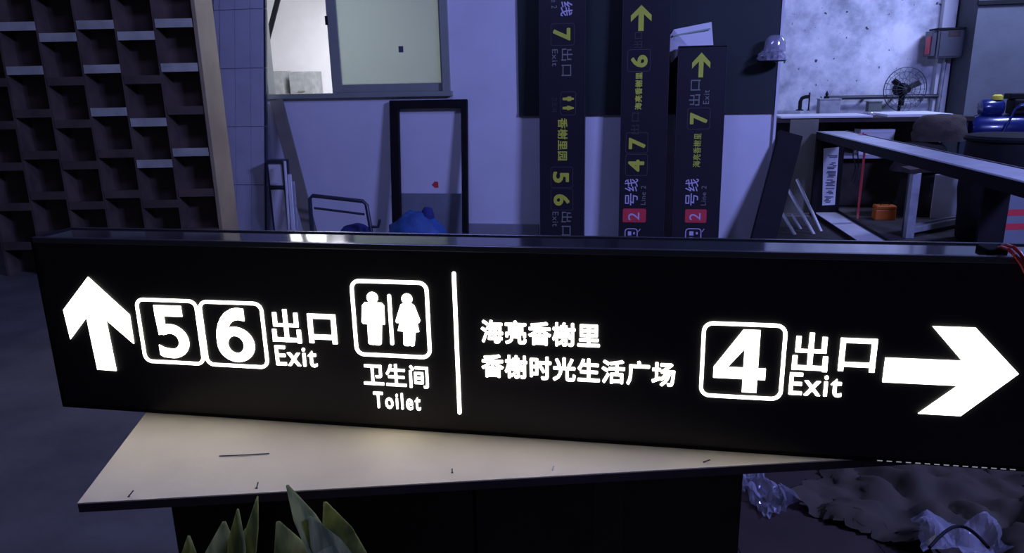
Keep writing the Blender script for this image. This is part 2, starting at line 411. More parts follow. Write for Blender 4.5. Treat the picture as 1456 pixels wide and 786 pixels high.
# unseen fitting, added to make the bright reflection on the lit sign's top
m_tube = mat('lit_tube', (.9, .9, .9), .5, var=0, emit=(.95, .97, 1), estr=9)
r = thing('reflection_lamp', 'unseen white lamp fitting added for the reflection on top of the lit sign', 'lamp', W(-3.5, -2.99, 2.86), -WY)
MB().box(-.33, .33, -.03, 0, 0, .13).build('fitting', m_office, r, bevel=.004)
for z_ in (.035, .095): MB().tube([(-.28, -.048, z_), (.28, -.048, z_)], .018, 12).build('tube', m_tube, r, smooth=True)
for x_ in (-.30, .30): MB().box(x_-.02, x_+.02, -.07, -.03, .01, .12).build('end_holder', m_office, r)

# office furniture seen through the open half
def locker(px0, px1, py_, lab):
    n = -2.7
    a = on_wall(px0, 120, n); b = on_wall(px1, 120, n); t = on_wall(px0, py_, n)[1]
    x0, x1 = a[0], b[0]; wdt = x1-x0
    r = thing('file_cabinet', lab, 'cabinet', W((x0+x1)/2, -2.7, 0), -WY, 'cabinets in the lit room')
    MB().box(-wdt/2, wdt/2, .02, .28, 0, t).build('body', m_cabinet, r, bevel=.004)
    nb = 3
    for k in range(nb):
        d = MB().box(-wdt/2+.01, wdt/2-.01, 0, .02, .03+k*(t-.04)/nb, (k+1)*(t-.04)/nb+.02).build('drawer', m_cabinet, r, bevel=.003)
        MB().box(-.05, .05, -.015, 0, (k+.6)*(t-.04)/nb, (k+.6)*(t-.04)/nb+.02).build('handle', m_alu, d)
locker(352, 402, 102, 'grey file cabinet behind the pillar, seen through the open window')
locker(411, 446, 102, 'grey file cabinet farther from the pillar, seen through the open window')
a, b = W(*[on_wall(384, 42, -.6)[0], -.6, on_wall(384, 42, -.6)[1]]), None
s2 = on_wall(396, -4, -.6)
pa_ = on_wall(384, 42, -.6)
d_ = Vector((s2[0]-pa_[0], 0, s2[1]-pa_[1]))
pole_lo = Vector((pa_[0], -.0, pa_[1])) - d_*(pa_[1]/d_.z)
pole_hi = Vector((pa_[0], 0, pa_[1])) + d_*1.6
r = MB().bar(W(pole_lo.x, -.6, 0.0), W(pole_hi.x, -.6, pole_hi.z), .05, .03).build('dark_pole', m_blackpl, None, bevel=.004)
tag(rooted(r), 'slanted black bar inside the lit room behind the pillar', 'bar')

# ------------------------------------------------------------------ dark panel on the wall
d0, d1 = on_wall(737, 80)[0], 2.322
zb = on_wall(900, 163)[1]
dp = wall_obj(struct('dark_board')); del dp['kind']
tag(dp, 'large dark green-black board fixed high on the white wall', 'board')
MB().box(d0, d1, -.022, 0, zb, 2.95).build('face_sheet', m_darkpanel, dp, bevel=.003)
MB().box(d0, d1, -.026, -.022, zb, zb+.03).build('edge_strip', m_sbody, dp)

# ------------------------------------------------------------------ leaning signs
def lean_sign(label, px, nb, zt, ptop=None, gap=.035):
    """a 0.4 m wide light-box sign stood on end against the wall"""
    Wd, D = .40, .10
    s0 = (on_wall(px[0], 335, nb)[0]+on_wall(px[1], 335, nb)[0])/2
    lean = math.atan2(nb-D-gap, zt)
    r = thing('direction_sign', label, 'sign', W(s0, nb, 0), -WY, 'unlit signs leaning on the wall', rx=-lean)
    MX = r.matrix_world.copy()
    L = zt
    if ptop is not None: L = on_face(MX, *ptop)[1]
    MB().box(-Wd/2, Wd/2, .012, D, 0, L).build('body', m_sbody, r, bevel=.004)
    f = MB().box(-Wd/2+.008, Wd/2-.008, .0, .012, .008, L-.008).build('face_panel', m_sface, r, bevel=.002)
    MB().box(-Wd/2, -Wd/2+.008, -.002, .012, 0, L).box(Wd/2-.008, Wd/2, -.002, .012, 0, L).build('edge_rail', m_sbody, r)
    MB().box(-Wd/2, Wd/2, -.002, D+.002, L, L+.008).build('end_cap', m_sbody, r, bevel=.002)
    return r, MX, f
def lbox(MX, x0, x1, y0, y1):
    ym = (y0+y1)/2; xm = (x0+x1)/2
    return (on_face(MX, x0, ym)[0], on_face(MX, x1, ym)[0], on_face(MX, xm, y1)[1], on_face(MX, xm, y0)[1])
def ltext(r, MX, txt, x0, x1, y0, y1, rot, m, name, bold=.01):
    return text_mb(txt, lbox(MX, x0, x1, y0, y1), rot, bold, -.002, .001).build(name, m, r)
def up_arrow(b):
    x0, x1, z0, z1 = b; xm = (x0+x1)/2; w_ = (x1-x0); h_ = z1-z0; t = w_*.13
    return [(xm, z1), (x1, z1-h_*.40), (x1, z1-h_*.64), (xm+t, z1-h_*.36), (xm+t, z0), (xm-t, z0), (xm-t, z1-h_*.36), (x0, z1-h_*.64), (x0, z1-h_*.40)]
def lring(r, MX, x0, x1, y0, y1, m, name, t=.006, rad=.02):
    b = lbox(MX, x0, x1, y0, y1)
    return MB().ring(rrect(*b, rad), rrect(b[0]+t, b[1]-t, b[2]+t, b[3]-t, rad-t), -.0015, .001).build(name, m, r)
CW, CCW = -PI/2, PI/2
# sign whose lettering runs down
r, MX, f = lean_sign('unlit charcoal sign with 5 and 6 lettering running downwards, beside the empty black frame', (768, 830), .24, 2.75)
ltext(r, MX, '线', 797, 814, 2, 23, CW, m_vio, 'line_lettering')
ltext(r, MX, 'Line 2', 784, 792, -14, 12, CW, m_dimw, 'small_lettering', 0)
ltext(r, MX, '7', 786, 811, 40, 58, CW, m_yel, 'number', .03)
lring(r, MX, 783, 817, 33, 65, m_dimline, 'number_frame')
ltext(r, MX, '出口', 798, 814, 69, 108, CW, m_dimw, 'exit_lettering', 0)
ltext(r, MX, 'Exit', 785, 793, 70, 94, CW, m_dimw, 'small_lettering', 0)
for ya, yb, sk in ((137, 144, 0), (150, 157, 1)):
    b = lbox(MX, 800, 816, ya, yb); zc = (b[2]+b[3])/2; hw = (b[3]-b[2])/2; L_ = b[1]-b[0]
    pts = [(b[0], zc-hw*.5), (b[0]+L_*.4, zc-hw*.6), (b[0]+L_*.45, zc-hw), (b[0]+L_*.75, zc-hw*(.9 if not sk else .6)), (b[0]+L_*.78, zc-hw*.5), (b[1], zc-hw*.35),
           (b[1], zc+hw*.35), (b[0]+L_*.78, zc+hw*.5), (b[0]+L_*.75, zc+hw*(.9 if not sk else .6)), (b[0]+L_*.45, zc+hw), (b[0]+L_*.4, zc+hw*.6), (b[0], zc+hw*.5)]
    MB().prism(pts, -.002, .001).build('toilet_figure', m_yel, r)
lring(r, MX, 797, 819, 130, 164, m_dimline, 'icon_frame')
ltext(r, MX, '卫生间', 785, 792, 138, 159, CW, m_dimline, 'small_lettering', 0)
ltext(r, MX, '香榭里园', 793, 807, 168, 228, CW, m_yel, 'place_lettering', .02)
ltext(r, MX, '5', 786, 809, 244, 260, CW, m_yel, 'number', .03)
ltext(r, MX, '6', 787, 810, 276, 292.5, CW, m_yel, 'number', .03)
lring(r, MX, 783, 815, 237, 267, m_dimline, 'number_frame')
lring(r, MX, 783, 815, 268, 299, m_dimline, 'number_frame')
ltext(r, MX, '出口', 798, 813, 301, 335, CW, m_dimw, 'exit_lettering', .005)
ltext(r, MX, 'Exit', 785.5, 794, 301, 322, CW, m_dimw, 'small_lettering', 0)
# sign with 4 7 and 6 lettering running up
r, MX, f = lean_sign('unlit charcoal sign with red 2, numbers 4, 7 and 6 and an up arrow', (880, 943), .24, 2.70)
def metro(r, MX, x0, x1, y0, y1):
    b = lbox(MX, x0, x1, y0, y1); w_ = b[1]-b[0]; h_ = b[3]-b[2]
    ic = MB().ring(rrect(*b, .03), rrect(b[0]+.008, b[1]-.008, b[2]+.008, b[3]-.008, .022), -.002, .001).build('metro_icon', m_vio, r)
    g = MB()
    for i, j in ((.25, .62), (.25, .3)):
        g.box(b[0]+w_*i, b[0]+w_*(i+.26), -.002, .001, b[2]+h_*j, b[2]+h_*(j+.22))
    g.box(b[0]+w_*.66, b[0]+w_*.78, -.002, .001, b[2]+h_*.68, b[2]+h_*.8).box(b[0]+w_*.66, b[0]+w_*.78, -.002, .001, b[2]+h_*.25, b[2]+h_*.37)
    g.bar((b[1]+.004, -.0005, b[3]-.03), (b[1]+.022, -.0005, b[3]-.004), .003, .006, (0, 1, 0)).build('icon_mark', m_vio, ic)
metro(r, MX, 888, 906.5, 324.5, 351)
bx = lbox(MX, 885.5, 918.5, 296.5, 316); MB().prism(rrect(*bx, .012), -.0015, .001).build('red_square', m_red, r)
text_mb('2', lbox(MX, 893, 909, 302, 313), CCW, 0, -.003, -.001).build('line_number', m_vio, r)
ltext(r, MX, '号线', 888, 907, 254, 292, CCW, m_vio, 'line_lettering', .005)
ltext(r, MX, 'Line 2', 911, 918, 264, 291, CCW, m_dimw, 'small_lettering', 0)
ltext(r, MX, '4', 893, 916, 227, 244, CCW, m_yel, 'number', .03)
ltext(r, MX, '7', 894, 918, 195.5, 212, CCW, m_yel, 'number', .03)
lring(r, MX, 889, 921, 219, 250, m_dimline, 'number_frame'); lring(r, MX, 889.5, 921.5, 188, 218, m_dimline, 'number_frame')
ltext(r, MX, '出口', 897, 909, 160, 191, CCW, m_dimline, 'exit_lettering', 0)
ltext(r, MX, '海亮香榭里', 903, 913, 103, 156, CCW, m_yel, 'place_lettering', .03)
ltext(r, MX, '6', 897, 921, 78, 96, CCW, m_yel, 'number', .03)
lring(r, MX, 892, 925, 70, 102, m_dimline, 'number_frame')
ltext(r, MX, '出口', 901, 914, 46, 68, CCW, m_dimline, 'exit_lettering', 0)
MB().prism(up_arrow(lbox(MX, 897, 926.5, 7, 44)), -.002, .001).build('arrow', m_yel, r)
# shorter sign with a single 7
r, MX, f = lean_sign('shorter unlit charcoal sign with red 2, a single 7 and up arrow, paper tucked behind', (957.5, 1019.5), .27, 1.8, (995, 66), .09)
metro(r, MX, 974, 997, 324.5, 351)
bx = lbox(MX, 974, 1004.5, 297.5, 316.5); MB().prism(rrect(*bx, .012), -.0015, .001).build('red_square', m_red, r)
text_mb('2', lbox(MX, 980, 996, 303, 313), CCW, 0, -.003, -.001).build('line_number', m_vio, r)
ltext(r, MX, '号线', 974, 993, 254, 292, CCW, m_vio, 'line_lettering', .005)
ltext(r, MX, 'Line 2', 997, 1004, 264, 292, CCW, m_dimw, 'small_lettering', 0)
ltext(r, MX, '海亮香榭里', 985.7, 996.4, 189.6, 237.7, CCW, m_yel, 'place_lettering', .01)
ltext(r, MX, '7', 981, 1006, 160, 176.6, CCW, m_yel, 'number', .03)
lring(r, MX, 977, 1010, 153, 184, m_dimline, 'number_frame')
ltext(r, MX, '出口', 980, 996, 113.5, 150, CCW, m_dimw, 'exit_lettering', 0)
ltext(r, MX, 'Exit', 1000, 1008.5, 128, 148, CCW, m_dimw, 'small_lettering', 0)
MB().prism(up_arrow(lbox(MX, 984, 1010, 74.6, 110)), -.002, .001).build('arrow', m_yel, r)
# paper tucked behind the short sign
pp = [(950, 55), (958, 42), (1012, 31), (1015, 75), (985, 84), (966, 74), (954, 90)]
nP = .058
poly = [on_wall(x, y, nP) for x, y in pp]
r = thing('paper_sheet', 'crumpled white paper poking out above the shorter leaning sign', 'paper', W(poly[4][0], nP, poly[4][1]), -WY)
q0 = poly[4]
sh = MB()
cx_, cz_ = sum(p[0] for p in poly)/7-q0[0], sum(p[1] for p in poly)/7-q0[1]
n7 = len(poly)
vs = [(p[0]-q0[0], (.015, -.012, .012, -.01, .01, -.012, .015)[i], p[1]-q0[1]) for i, p in enumerate(poly)]+[(cx_, -.02, cz_)]
vs += [(x, y+.004, z) for x, y, z in vs]
sh.add(vs, [(i, (i+1) % n7, n7) for i in range(n7)]+[(n7+1+(i+1) % n7, n7+1+i, 2*n7+1) for i in range(n7)]+[(i, n7+1+i, n7+1+(i+1) % n7, (i+1) % n7) for i in range(n7)])
sh.build('sheet', m_paper, r)
l0, l1 = on_wall(957, 51, nP), on_wall(1010, 41, nP)
MB().bar((l0[0]-q0[0], -.012, l0[1]-q0[1]), (l1[0]-q0[0], -.016, l1[1]-q0[1]), .012, .012, (0, 1, 0)).build('printed_line', m_greenline, r)

# ------------------------------------------------------------------ pigeonhole rack
RX1 = atY(276, 0, 5.8).x; RY0, RD = 5.8, .35
PITCHX = .297; NC = 6; ZTOP = 2.62
RX0 = RX1-.03-PITCHX*NC
rk = thing('pigeonhole_rack', 'tall dark wooden pigeonhole rack with tan end panel beside the pillar', 'rack', ((RX0+RX1)/2, RY0+RD/2, 0))
MB().box(RX1-.03, RX1, RY0, RY0+RD, 0, ZTOP).build('end_panel', m_rackside, rk, world=True, bevel=.003)
MB().box(RX0, RX1-.03, RY0+.17, RY0+.18, 0, ZTOP).build('back_panel', m_rackback, rk, world=True)
MB().box(RX0, RX1, RY0, RY0+RD, ZTOP, ZTOP+.02).build('top_panel', m_rack, rk, world=True)
light = {(0, 0), (0, 1), (0, 3), (1, 0), (1, 2), (1, 3), (2, 0), (2, 1), (2, 2), (3, 0), (4, 0), (4, 1), (0, -1), (2, -1), (1, -1), (3, -1)}
for c in range(NC+1):
    x = RX1-.03-c*PITCHX
    if c: MB().box(x-.009, x+.009, RY0+.004, RY0+.17, 0, ZTOP).build("divider", m_rack, rk, world=True)
for c in range(NC):
    xa, xb = RX1-.03-(c+1)*PITCHX+.009, RX1-.03-c*PITCHX-.009
    for k in range(-2, 7):
        z = (1.96 if c % 2 == 0 else 1.875)-.322*k
        if z < .06 or z > ZTOP-.05: continue
        s_ = MB().box(xa, xb, RY0+.012, RY0+.17, z-.02, z).build('shelf', m_rack, rk, world=True)
        mm = m_strip if (c, k) in light else m_rack
        MB().box(xa, xb, RY0, RY0+.012, z-.045, z+.018).build('edge_strip', mm, s_, world=False)
        # strip sits in the shelf's own frame, which is the rack's
        e_ = s_.children[0]; e_.data.transform(Matrix.Translation(-Vector(rk.location)))

# ------------------------------------------------------------------ table, board and the lit sign
SY = math.radians(10.605); SO = Vector((-1.0428, 1.5513, EYE-.7013)); SL, SH, SD = 2.06, .40, .118
ZB = SO.z
m_brown = mat('dark_brown_carton', (.035, .020, .014), .9, var=.25, scale=5)
def carton(x0, x1, y0, y1, h, lab):
    r = thing('brown_carton', lab, 'carton', ((x0+x1)/2, (y0+y1)/2, 0), group='cartons under the board')
    MB().box(x0, x1, y0, y1, 0, h-.006).build('body', m_brown, r, world=True, bevel=.004)
    xm = (x0+x1)/2
    MB().box(x0, xm-.002, y0, y1, h-.006, h).build('flap', m_brown, r, world=True); MB().box(xm+.002, x1, y0, y1, h-.006, h).build('flap', m_brown, r, world=True)
    MB().box(xm-.03, xm+.03, y0-.001, y0, h*.55, h-.006).build('tape', m_kraft, r, world=True)
r = thing('floor_dark_sheet', 'added dark brown sheets that darken the floor under the lit sign', 'carton', (.80, 2.05, 0))  # added dark sheets, laid here to darken the lamp-lit floor
MB().box(.30, .70, 1.72, 2.75, 0, .004).build('flap', m_brown, r, world=True); MB().box(.705, 1.15, 1.72, 2.72, 0, .004).build('flap', m_brown, r, world=True); MB().box(1.155, 1.60, 1.70, 2.70, 0, .0025).build('flap', m_brown, r, world=True)
carton(-.70, -.09, 1.30, 1.68, ZB-.0195, 'tall dark brown carton under the left half of the pale board')
carton(-.085, .46, 1.31, 1.68, ZB-.0195, 'tall dark brown carton under the narrow end of the pale board')
r = thing('steel_post', 'square blue-grey steel post on a base plate under the lit sign', 'post', (1.03, 2.52, .004))
MB().box(1.008, 1.052, 2.498, 2.542, .012, .70).build('column', m_leg, r, world=True, bevel=.003)
MB().box(.98, 1.08, 2.47, 2.57, .004, .012).build('base_plate', m_table, r, world=True)
MB().box(.98, 1.08, 2.47, 2.57, .70, .708).build('top_plate', m_leg, r, world=True)
bd = thing('board', 'pale laminate board with dark edges lying under the lit sign', 'board', (0, 1.4, ZB-.019))
A = atZ(110, 715, ZB); B = atZ(205, 590, ZB); C = atZ(1130, 657, ZB)
ux = (C-A).normalized(); uy = Vector((-ux.y, ux.x, 0))
uyl = (B-A).normalized()
P0, P1 = A, A+ux*1.75
P3, P2 = A+uyl*.62, A+uyl*.62+ux*1.75
def slab(z0, z1, i=0): return [Vector((p.x, p.y, z0)) for p in (P0, P1, P2, P3)]+[Vector((p.x, p.y, z1)) for p in (P0, P1, P2, P3)]
MB().hexa(slab(ZB-.0025, ZB)).build('laminate_top', m_board, bd, world=True)
MB().hexa(slab(ZB-.019, ZB-.0025)).build('core', m_edge, bd, world=True)

sg_ = thing('lit_sign', 'long black light-box sign with glowing white arrows, 5, 6 and 4 exits', 'sign', SO, -SY)
SM = sg_.matrix_world.copy()
MB().box(.003, SL-.003, .004, SD-.004, .004, SH-.010).build('casing', m_blkframe, sg_)
MB().box(.004, SL-.004, 0, .004, .006, SH-.004).build('front_panel', m_black, sg_)
MB().box(0, SL, .010, SD-.010, SH-.010, SH-.003).build('top_cover', m_casing, sg_)
MB().box(0, SL, -.002, .010, SH-.012, SH).build('front_rail', m_rail, sg_, bevel=.0015)
MB().box(0, SL, SD-.010, SD, SH-.012, SH).build('back_rail', m_rail, sg_, bevel=.0015)
MB().box(0, SL, -.002, .02, 0, .006).build('bottom_rail', m_blkframe, sg_)
MB().box(-.004, .003, -.002, SD, 0, SH).build('end_cap', m_blkframe, sg_, bevel=.001)
MB().box(SL-.003, SL+.004, -.002, SD, 0, SH).build('end_cap', m_blkframe, sg_, bevel=.001)
def su(x, y): return on_face(SM, x, y)
def pbox(l, rr, t, b): return (su(*l)[0], su(*rr)[0], su(*b)[1], su(*t)[1])
GY = (-.002, .001)
def glow(mb, name, parent=sg_): return mb.build(name, m_glow, parent)
glow(MB().prism([su(*p) for p in ((125.5, 393.5), (90.7, 440.2), (100.8, 481.7), (123.6, 450.7), (139.3, 524.8), (165.9, 526.7), (151, 454), (190.9, 488.3), (184.6, 447.4))], *GY), 'up_arrow')
glow(MB().prism([su(*p) for p in ((1447.8, 531), (1387, 465.7), (1325.8, 463.6), (1367.7, 512.7), (1258.8, 508.3), (1254.4, 542.6), (1361.9, 547.8), (1305.2, 587.3), (1365.3, 590.7))], *GY), 'right_arrow')
def square(u, v, s, t, rad, name):
    return glow(MB().ring(rrect(u, u+s, v, v+s, rad), rrect(u+t, u+s-t, v+t, v+s-t, rad-t), *GY), name)
square(.2282, .1214, .1495, .0070, .020, 'number_frame')
square(.3790, .1214, .1495, .0070, .020, 'number_frame')
square(1.4225, .1125, .1525, .0066, .020, 'number_frame')
icon = square(.7263, .162, .165, .0072, .020, 'toilet_icon')
def gtext(txt, box, name, bold, parent=sg_): return glow(text_mb(txt, box, 0, bold, *GY), name, parent)
def strip2(m, A_, B_):
    for k in range(len(A_)-1): m.prism([A_[k], A_[k+1], B_[k+1], B_[k]], *GY)
    return m
def num5(b):
    x0, x1, z0, z1 = b; w_, h_ = x1-x0, z1-z0; P = lambda a, c: (x0+w_*a, z0+h_*c); m = MB()
    m.prism([P(.07, 1), P(.07, .80), P(.90, .80), P(.90, 1)], *GY)
    m.prism([P(.07, .82), P(.335, .82), P(.335, .62), P(.36, .46), P(.11, .44)], *GY)
    E_ = lambda t, a, c: P(.45+a*math.cos(math.radians(t)), .325+c*math.sin(math.radians(t)))
    T_ = [118-k*(118+100)/18 for k in range(19)]
    O_ = [E_(t, .55, .325) for t in T_]; I_ = [E_(t, .25, .150) for t in T_]
    O_[0] = P(.20, .605); I_[0] = P(.25, .44)
    O_ += [P(.18, .012), P(.06, .05)]; I_ += [P(.22, .195), P(.06, .245)]
    return strip2(m, O_, I_)
def num6(b):
    x0, x1, z0, z1 = b; w_, h_ = x1-x0, z1-z0; P = lambda a, c: (x0+w_*a, z0+h_*c); m = MB()
    E_ = lambda t, a, c: P(.5+a*math.cos(math.radians(t)), .325+c*math.sin(math.radians(t)))
    T_ = [k*10 for k in range(37)]
    strip2(m, [E_(t, .5, .325) for t in T_], [E_(t, .215, .16) for t in T_])
    O_ = [P(0, .325), P(.0, .46), P(.03, .59), P(.09, .71), P(.18, .82), P(.30, .91), P(.46, .975), P(.62, 1), P(.80, .985)]
    I_ = [P(.285, .325), P(.285, .46), P(.30, .55), P(.33, .62), P(.38, .68), P(.45, .735), P(.54, .77), P(.64, .785), P(.80, .765)]
    return strip2(m, O_, I_)
b5 = pbox((221, 470), (269.5, 489), (239.5, 434.3), (246, 508.5))
glow(num5(b5), 'number')
b6 = pbox((308.5, 478), (362.5, 492), (335.7, 437.5), (342.6, 514.3))
glow(num6(b6), 'number')
b4 = pbox((1014.3, 531.6), (1088, 532.7), (1073, 469), (1064.8, 557.4))
def num4(b):
    x0, x1, z0, z1 = b; w_, h_ = x1-x0, z1-z0; P = lambda a, c: (x0+w_*a, z0+h_*c)
    return [P(.56, 1), P(.85, 1), P(.85, .395), P(1, .395), P(1, .215), P(.85, .215), P(.85, 0), P(.575, 0), P(.575, .215), P(0, .215), P(0, .38)], [P(.575, .395), P(.575, .71), P(.25, .395)]
o4, h4 = num4(b4)
# 4: ring of outer outline with a triangular hole, as four convex-ish pieces
def q4(*ps): return list(ps)
x0, x1, z0, z1 = b4; w_, h_ = x1-x0, z1-z0
P = lambda a, c: (x0+w_*a, z0+h_*c)
g4 = MB().prism([P(.575, 0), P(.85, 0), P(.85, 1), P(.575, 1)], *GY)
g4.prism([P(0, .215), P(.575, .215), P(.575, .395), P(.26, .395), P(0, .395)], *GY)
g4.prism([P(.85, .215), P(1, .215), P(1, .395), P(.85, .395)], *GY)
g4.prism([P(0, .39), P(.26, .39), P(.575, .70), P(.575, 1), P(.53, 1)], *GY)
glow(g4, 'number')
def chu(b, t=.012):    # the character 'exit, out'
    x0, x1, z0, z1 = b; w_, h_ = x1-x0, z1-z0; xm = (x0+x1)/2; zm = z0+h_*.50; m = MB(); T = t/2
    bx_ = lambda a, c, e, f: m.box(a, c, GY[0], GY[1], e, f)
    bx_(xm-T, xm+T, z0, z1)
    bx_(x0+.004, x1-.004, zm-T+.002, zm+T); bx_(x0+.004, x0+.004+t, zm, z1-h_*.10); bx_(x1-.004-t, x1-.004, zm, z1-h_*.10)
    bx_(x0, x1, z0, z0+t); bx_(x0, x0+t, z0, zm-h_*.12); bx_(x1-t, x1, z0-h_*.03, zm-h_*.12)
    return m
def kou(b, t=.012):
    x0, x1, z0, z1 = b; m = MB()
    o_ = [(x0, z0+.006), (x1, z0+.006), (x1, z1), (x0, z1)]; i_ = [(x0+t, z0+.006+t), (x1-t, z0+.006+t), (x1-t, z1-t), (x0+t, z1-t)]
    m.ring(o_, i_, *GY); m.box(x0, x0+t, GY[0], GY[1], z0-.003, z0+.007); m.box(x1-t, x1, GY[0], GY[1], z0-.003, z0+.007); return m
glow(chu(pbox((386.6, 461.6), (427.5, 467.7), (404.4, 439.6), (408, 485.4)), .0088), 'exit_character')
glow(kou(pbox((438.6, 464.7), (478.3, 467.7), (456.9, 446.4), (459.9, 486)), .0100), 'exit_character')
gtext('Exit', pbox((392, 504), (450.8, 510.5), (420, 492), (421.8, 520.3)), 'exit_word', .010)
gtext('卫生间', pbox((517, 531.9), (609, 535), (563.8, 517.5), (563.8, 549.6)), 'toilet_lettering', .016)
gtext('Toilet', pbox((531.7, 568.5), (598, 571.6), (563.8, 558.4), (565.3, 581.3)), 'toilet_word', .014)
t_, b_ = su(645.3, 386), su(654.2, 588.5)
glow(MB().prism(rrect(t_[0]-.0038, t_[0]+.0038, b_[1], t_[1], .0037), *GY), 'divider_line')
gtext('海亮香榭里', pbox((684, 471), (853, 476.8), (767.6, 457), (767.6, 490.6)), 'place_lettering', .024)
gtext('香榭时光生活广场', pbox((685, 519.3), (959.9, 532.5), (821.7, 509), (821.7, 542.7)), 'place_lettering', .024)
glow(chu(pbox((1127, 505.9), (1178, 500.7), (1155.8, 473), (1151.7, 525.8)), .0085), 'exit_character')
glow(kou(pbox((1193.6, 502.4), (1245.8, 502.4), (1221.7, 481), (1217.6, 525.8)), .0088), 'exit_character')
gtext('Exit', pbox((1122, 547), (1197, 550.5), (1152.4, 530.6), (1159, 562.6)), 'exit_word', .009)
# toilet figures
z2 = lambda x, y: su(350+x*.3054, 370+y*.3054)
def disc(c, r_, n=20): return [(c[0]+r_*math.cos(2*PI*k/n), c[1]+r_*math.sin(2*PI*k/n)) for k in range(n)]
def fig(parent, name, head, hr, pts):
    m = MB().prism(disc(z2(*head), hr), *GY); m.prism([z2(*p) for p in pts], *GY); return glow(m, name, parent)
fig(icon, 'man_figure', (588, 173), .0118, [(552, 195), (630, 197), (642, 210), (646, 298), (632, 298), (631, 388), (624, 394), (604, 393), (602, 386), (598, 392), (578, 390), (571, 384), (566, 296), (547, 294), (539, 285), (541, 208)])
fig(icon, 'woman_figure', (749, 179), .0112, [(720, 205), (733, 199), (768, 200), (783, 210), (811, 280), (806, 290), (797, 292), (806, 332), (789, 333), (784, 396), (774, 400), (766, 394), (757, 398), (740, 396), (734, 388), (733, 330), (707, 327), (716, 290), (702, 290), (696, 283)])
a_, b_ = z2(667, 158), z2(680, 394)
glow(MB().prism(rrect((a_[0]+b_[0])/2-.0036, (a_[0]+b_[0])/2+.0036, b_[1], a_[1], .0035), *GY), 'divider_line', icon)
# slits of light along the lower right seam
for k in range(15):
    u_ = su(1246+13.6*k, 660)[0]
    MB().box(u_, u_+.009, -.003, -.001, .0022, .0036).build('light_slit', m_slit, sg_)
# red power leads
for k, (dx, dz) in enumerate(((0, 0), (.012, .004))):
    pts = []
    for (px, pyy, yy) in ((1418, 352, .06), (1424, 351, .03), (1433, 354, .0), (1442, 362, -.012), (1451, 374, -.014), (1462, 396, -.012), (1470, 424, -.006)):
        lm = Matrix.Translation((0, 0, 0)); p = on_face(SM @ Matrix.Translation((0, yy, 0)), px, pyy)
        pts.append(Vector((p[0]+dx*.6, yy-.002, max(p[1]+dz, SH+.001) if yy > -.004 else p[1]+dz)))
    MB().tube(pts, .0032, 8).build('red_lead', m_redcable, sg_, smooth=True)
MB().box(SL-.16, SL-.125, .03, .075, SH-.004, SH+.006).build('cable_gland', m_blkframe, sg_, bevel=.002)

# little things on the board
def on_board(x, y): return atZ(x, y, ZB)
a_, b_ = on_board(312, 649), on_board(383, 645.5)
wv = MB().tube([a_+Vector((0, 0, .0015)), (a_+b_)/2+Vector((0, -.002, .002)), b_+Vector((0, 0, .0015))], .0011, 6).build('wire_offcut', m_ink)
tag(rooted(wv), 'thin straight dark wire offcut lying on the pale board', 'wire')
for i, (x, y, dx, dy, lab) in enumerate(((183, 706, .012, .03, 'small bent rusty nail near the left corner of the pale board'), (365, 694, .002, .03, 'small upright nail at the front edge of the board beyond the wire offcut'),
                              (643, 672, .0, .006, 'short screw on the pale board below the divider line of the sign'), (786, 668, .004, .004, 'small pale screw on the board below the plaza lettering'), (1001, 657, .02, -.02, 'dark splinter on the narrow tip of the pale board'))):
    p = on_board(x, y)
    q = MB().tube([p+Vector((0, 0, .001)), p+Vector((dx*.3, dy*.15, .005)), p+Vector((dx*.5, dy*.25, .008))], .0011, 6).lathe([(.002, 0), (.002, .001)], p, 10).build('nail', m_edge if i != 3 else m_steel)
    tag(rooted(q), lab, 'nail', 'nails and splinters on the board')

# ------------------------------------------------------------------ beside the window, behind the sign
fA, fB = on_wall(548, 143, .12), on_wall(660, 143, .12)
nb_, nt_ = .22, .06
FZ = fA[1]; lean = math.atan2(nb_-nt_, FZ)
fs0, fs1 = on_wall(557, 300, .18)[0], on_wall(665, 300, .18)[0]
r = thing('empty_frame', 'empty black rectangular frame leaning on the wall under the window', 'frame', W((fs0+fs1)/2, nb_, 0), -WY, rx=-lean)
hw = (fs1-fs0)/2; L_ = FZ/math.cos(lean); T = .075
MB().box(-hw, -hw+T+.01, 0, .05, 0, L_).build('left_stile', m_blkframe, r, bevel=.004)
MB().box(hw-T*.75, hw, 0, .05, 0, L_).build('right_stile', m_blkframe, r, bevel=.004)
MB().box(-hw+T+.01, hw-T*.75, 0, .05, L_-T, L_).build('top_rail', m_blkframe, r, bevel=.004)
MB().box(-hw+T+.01, hw-T*.75, 0, .05, 0, T).build('bottom_rail', m_blkframe, r, bevel=.004)
g0, g1 = on_wall(562, 300, .03)[0], on_wall(657, 300, .03)[0]; gz = on_wall(610, 275, .03)[1]
r = wall_obj(MB().box(g0, g1, -.035, -.015, 0, gz).build('grey_sheet', m_grey, bevel=.003)); tag(r, 'grey sheet stood against the wall inside the empty frame', 'panel')
q = on_wall(619, 262.5)
st_ = MB().prism([(q[0]-.035, q[1]), (q[0]-.005, q[1]+.03), (q[0]+.03, q[1]+.028), (q[0]+.03, q[1]-.028), (q[0]-.005, q[1]-.03)], -.002, 0).build('sticker', m_red)
wall_obj(st_); tag(st_, 'small red sticker on the white wall seen through the empty frame', 'sticker')

# leaning grey board strip by the pillar
a_ = on_wall(386, 140, .03); b_ = on_wall(452, 334, .45)
r = MB().bar(W(b_[0]-.02, .50, .0), W(a_[0]+.06, .05, a_[1]-.02), .12, .03).build('grey_plank', m_carton, bevel=.003)
tag(rooted(r), 'long grey plank leaning under the window beside the pillar', 'plank')
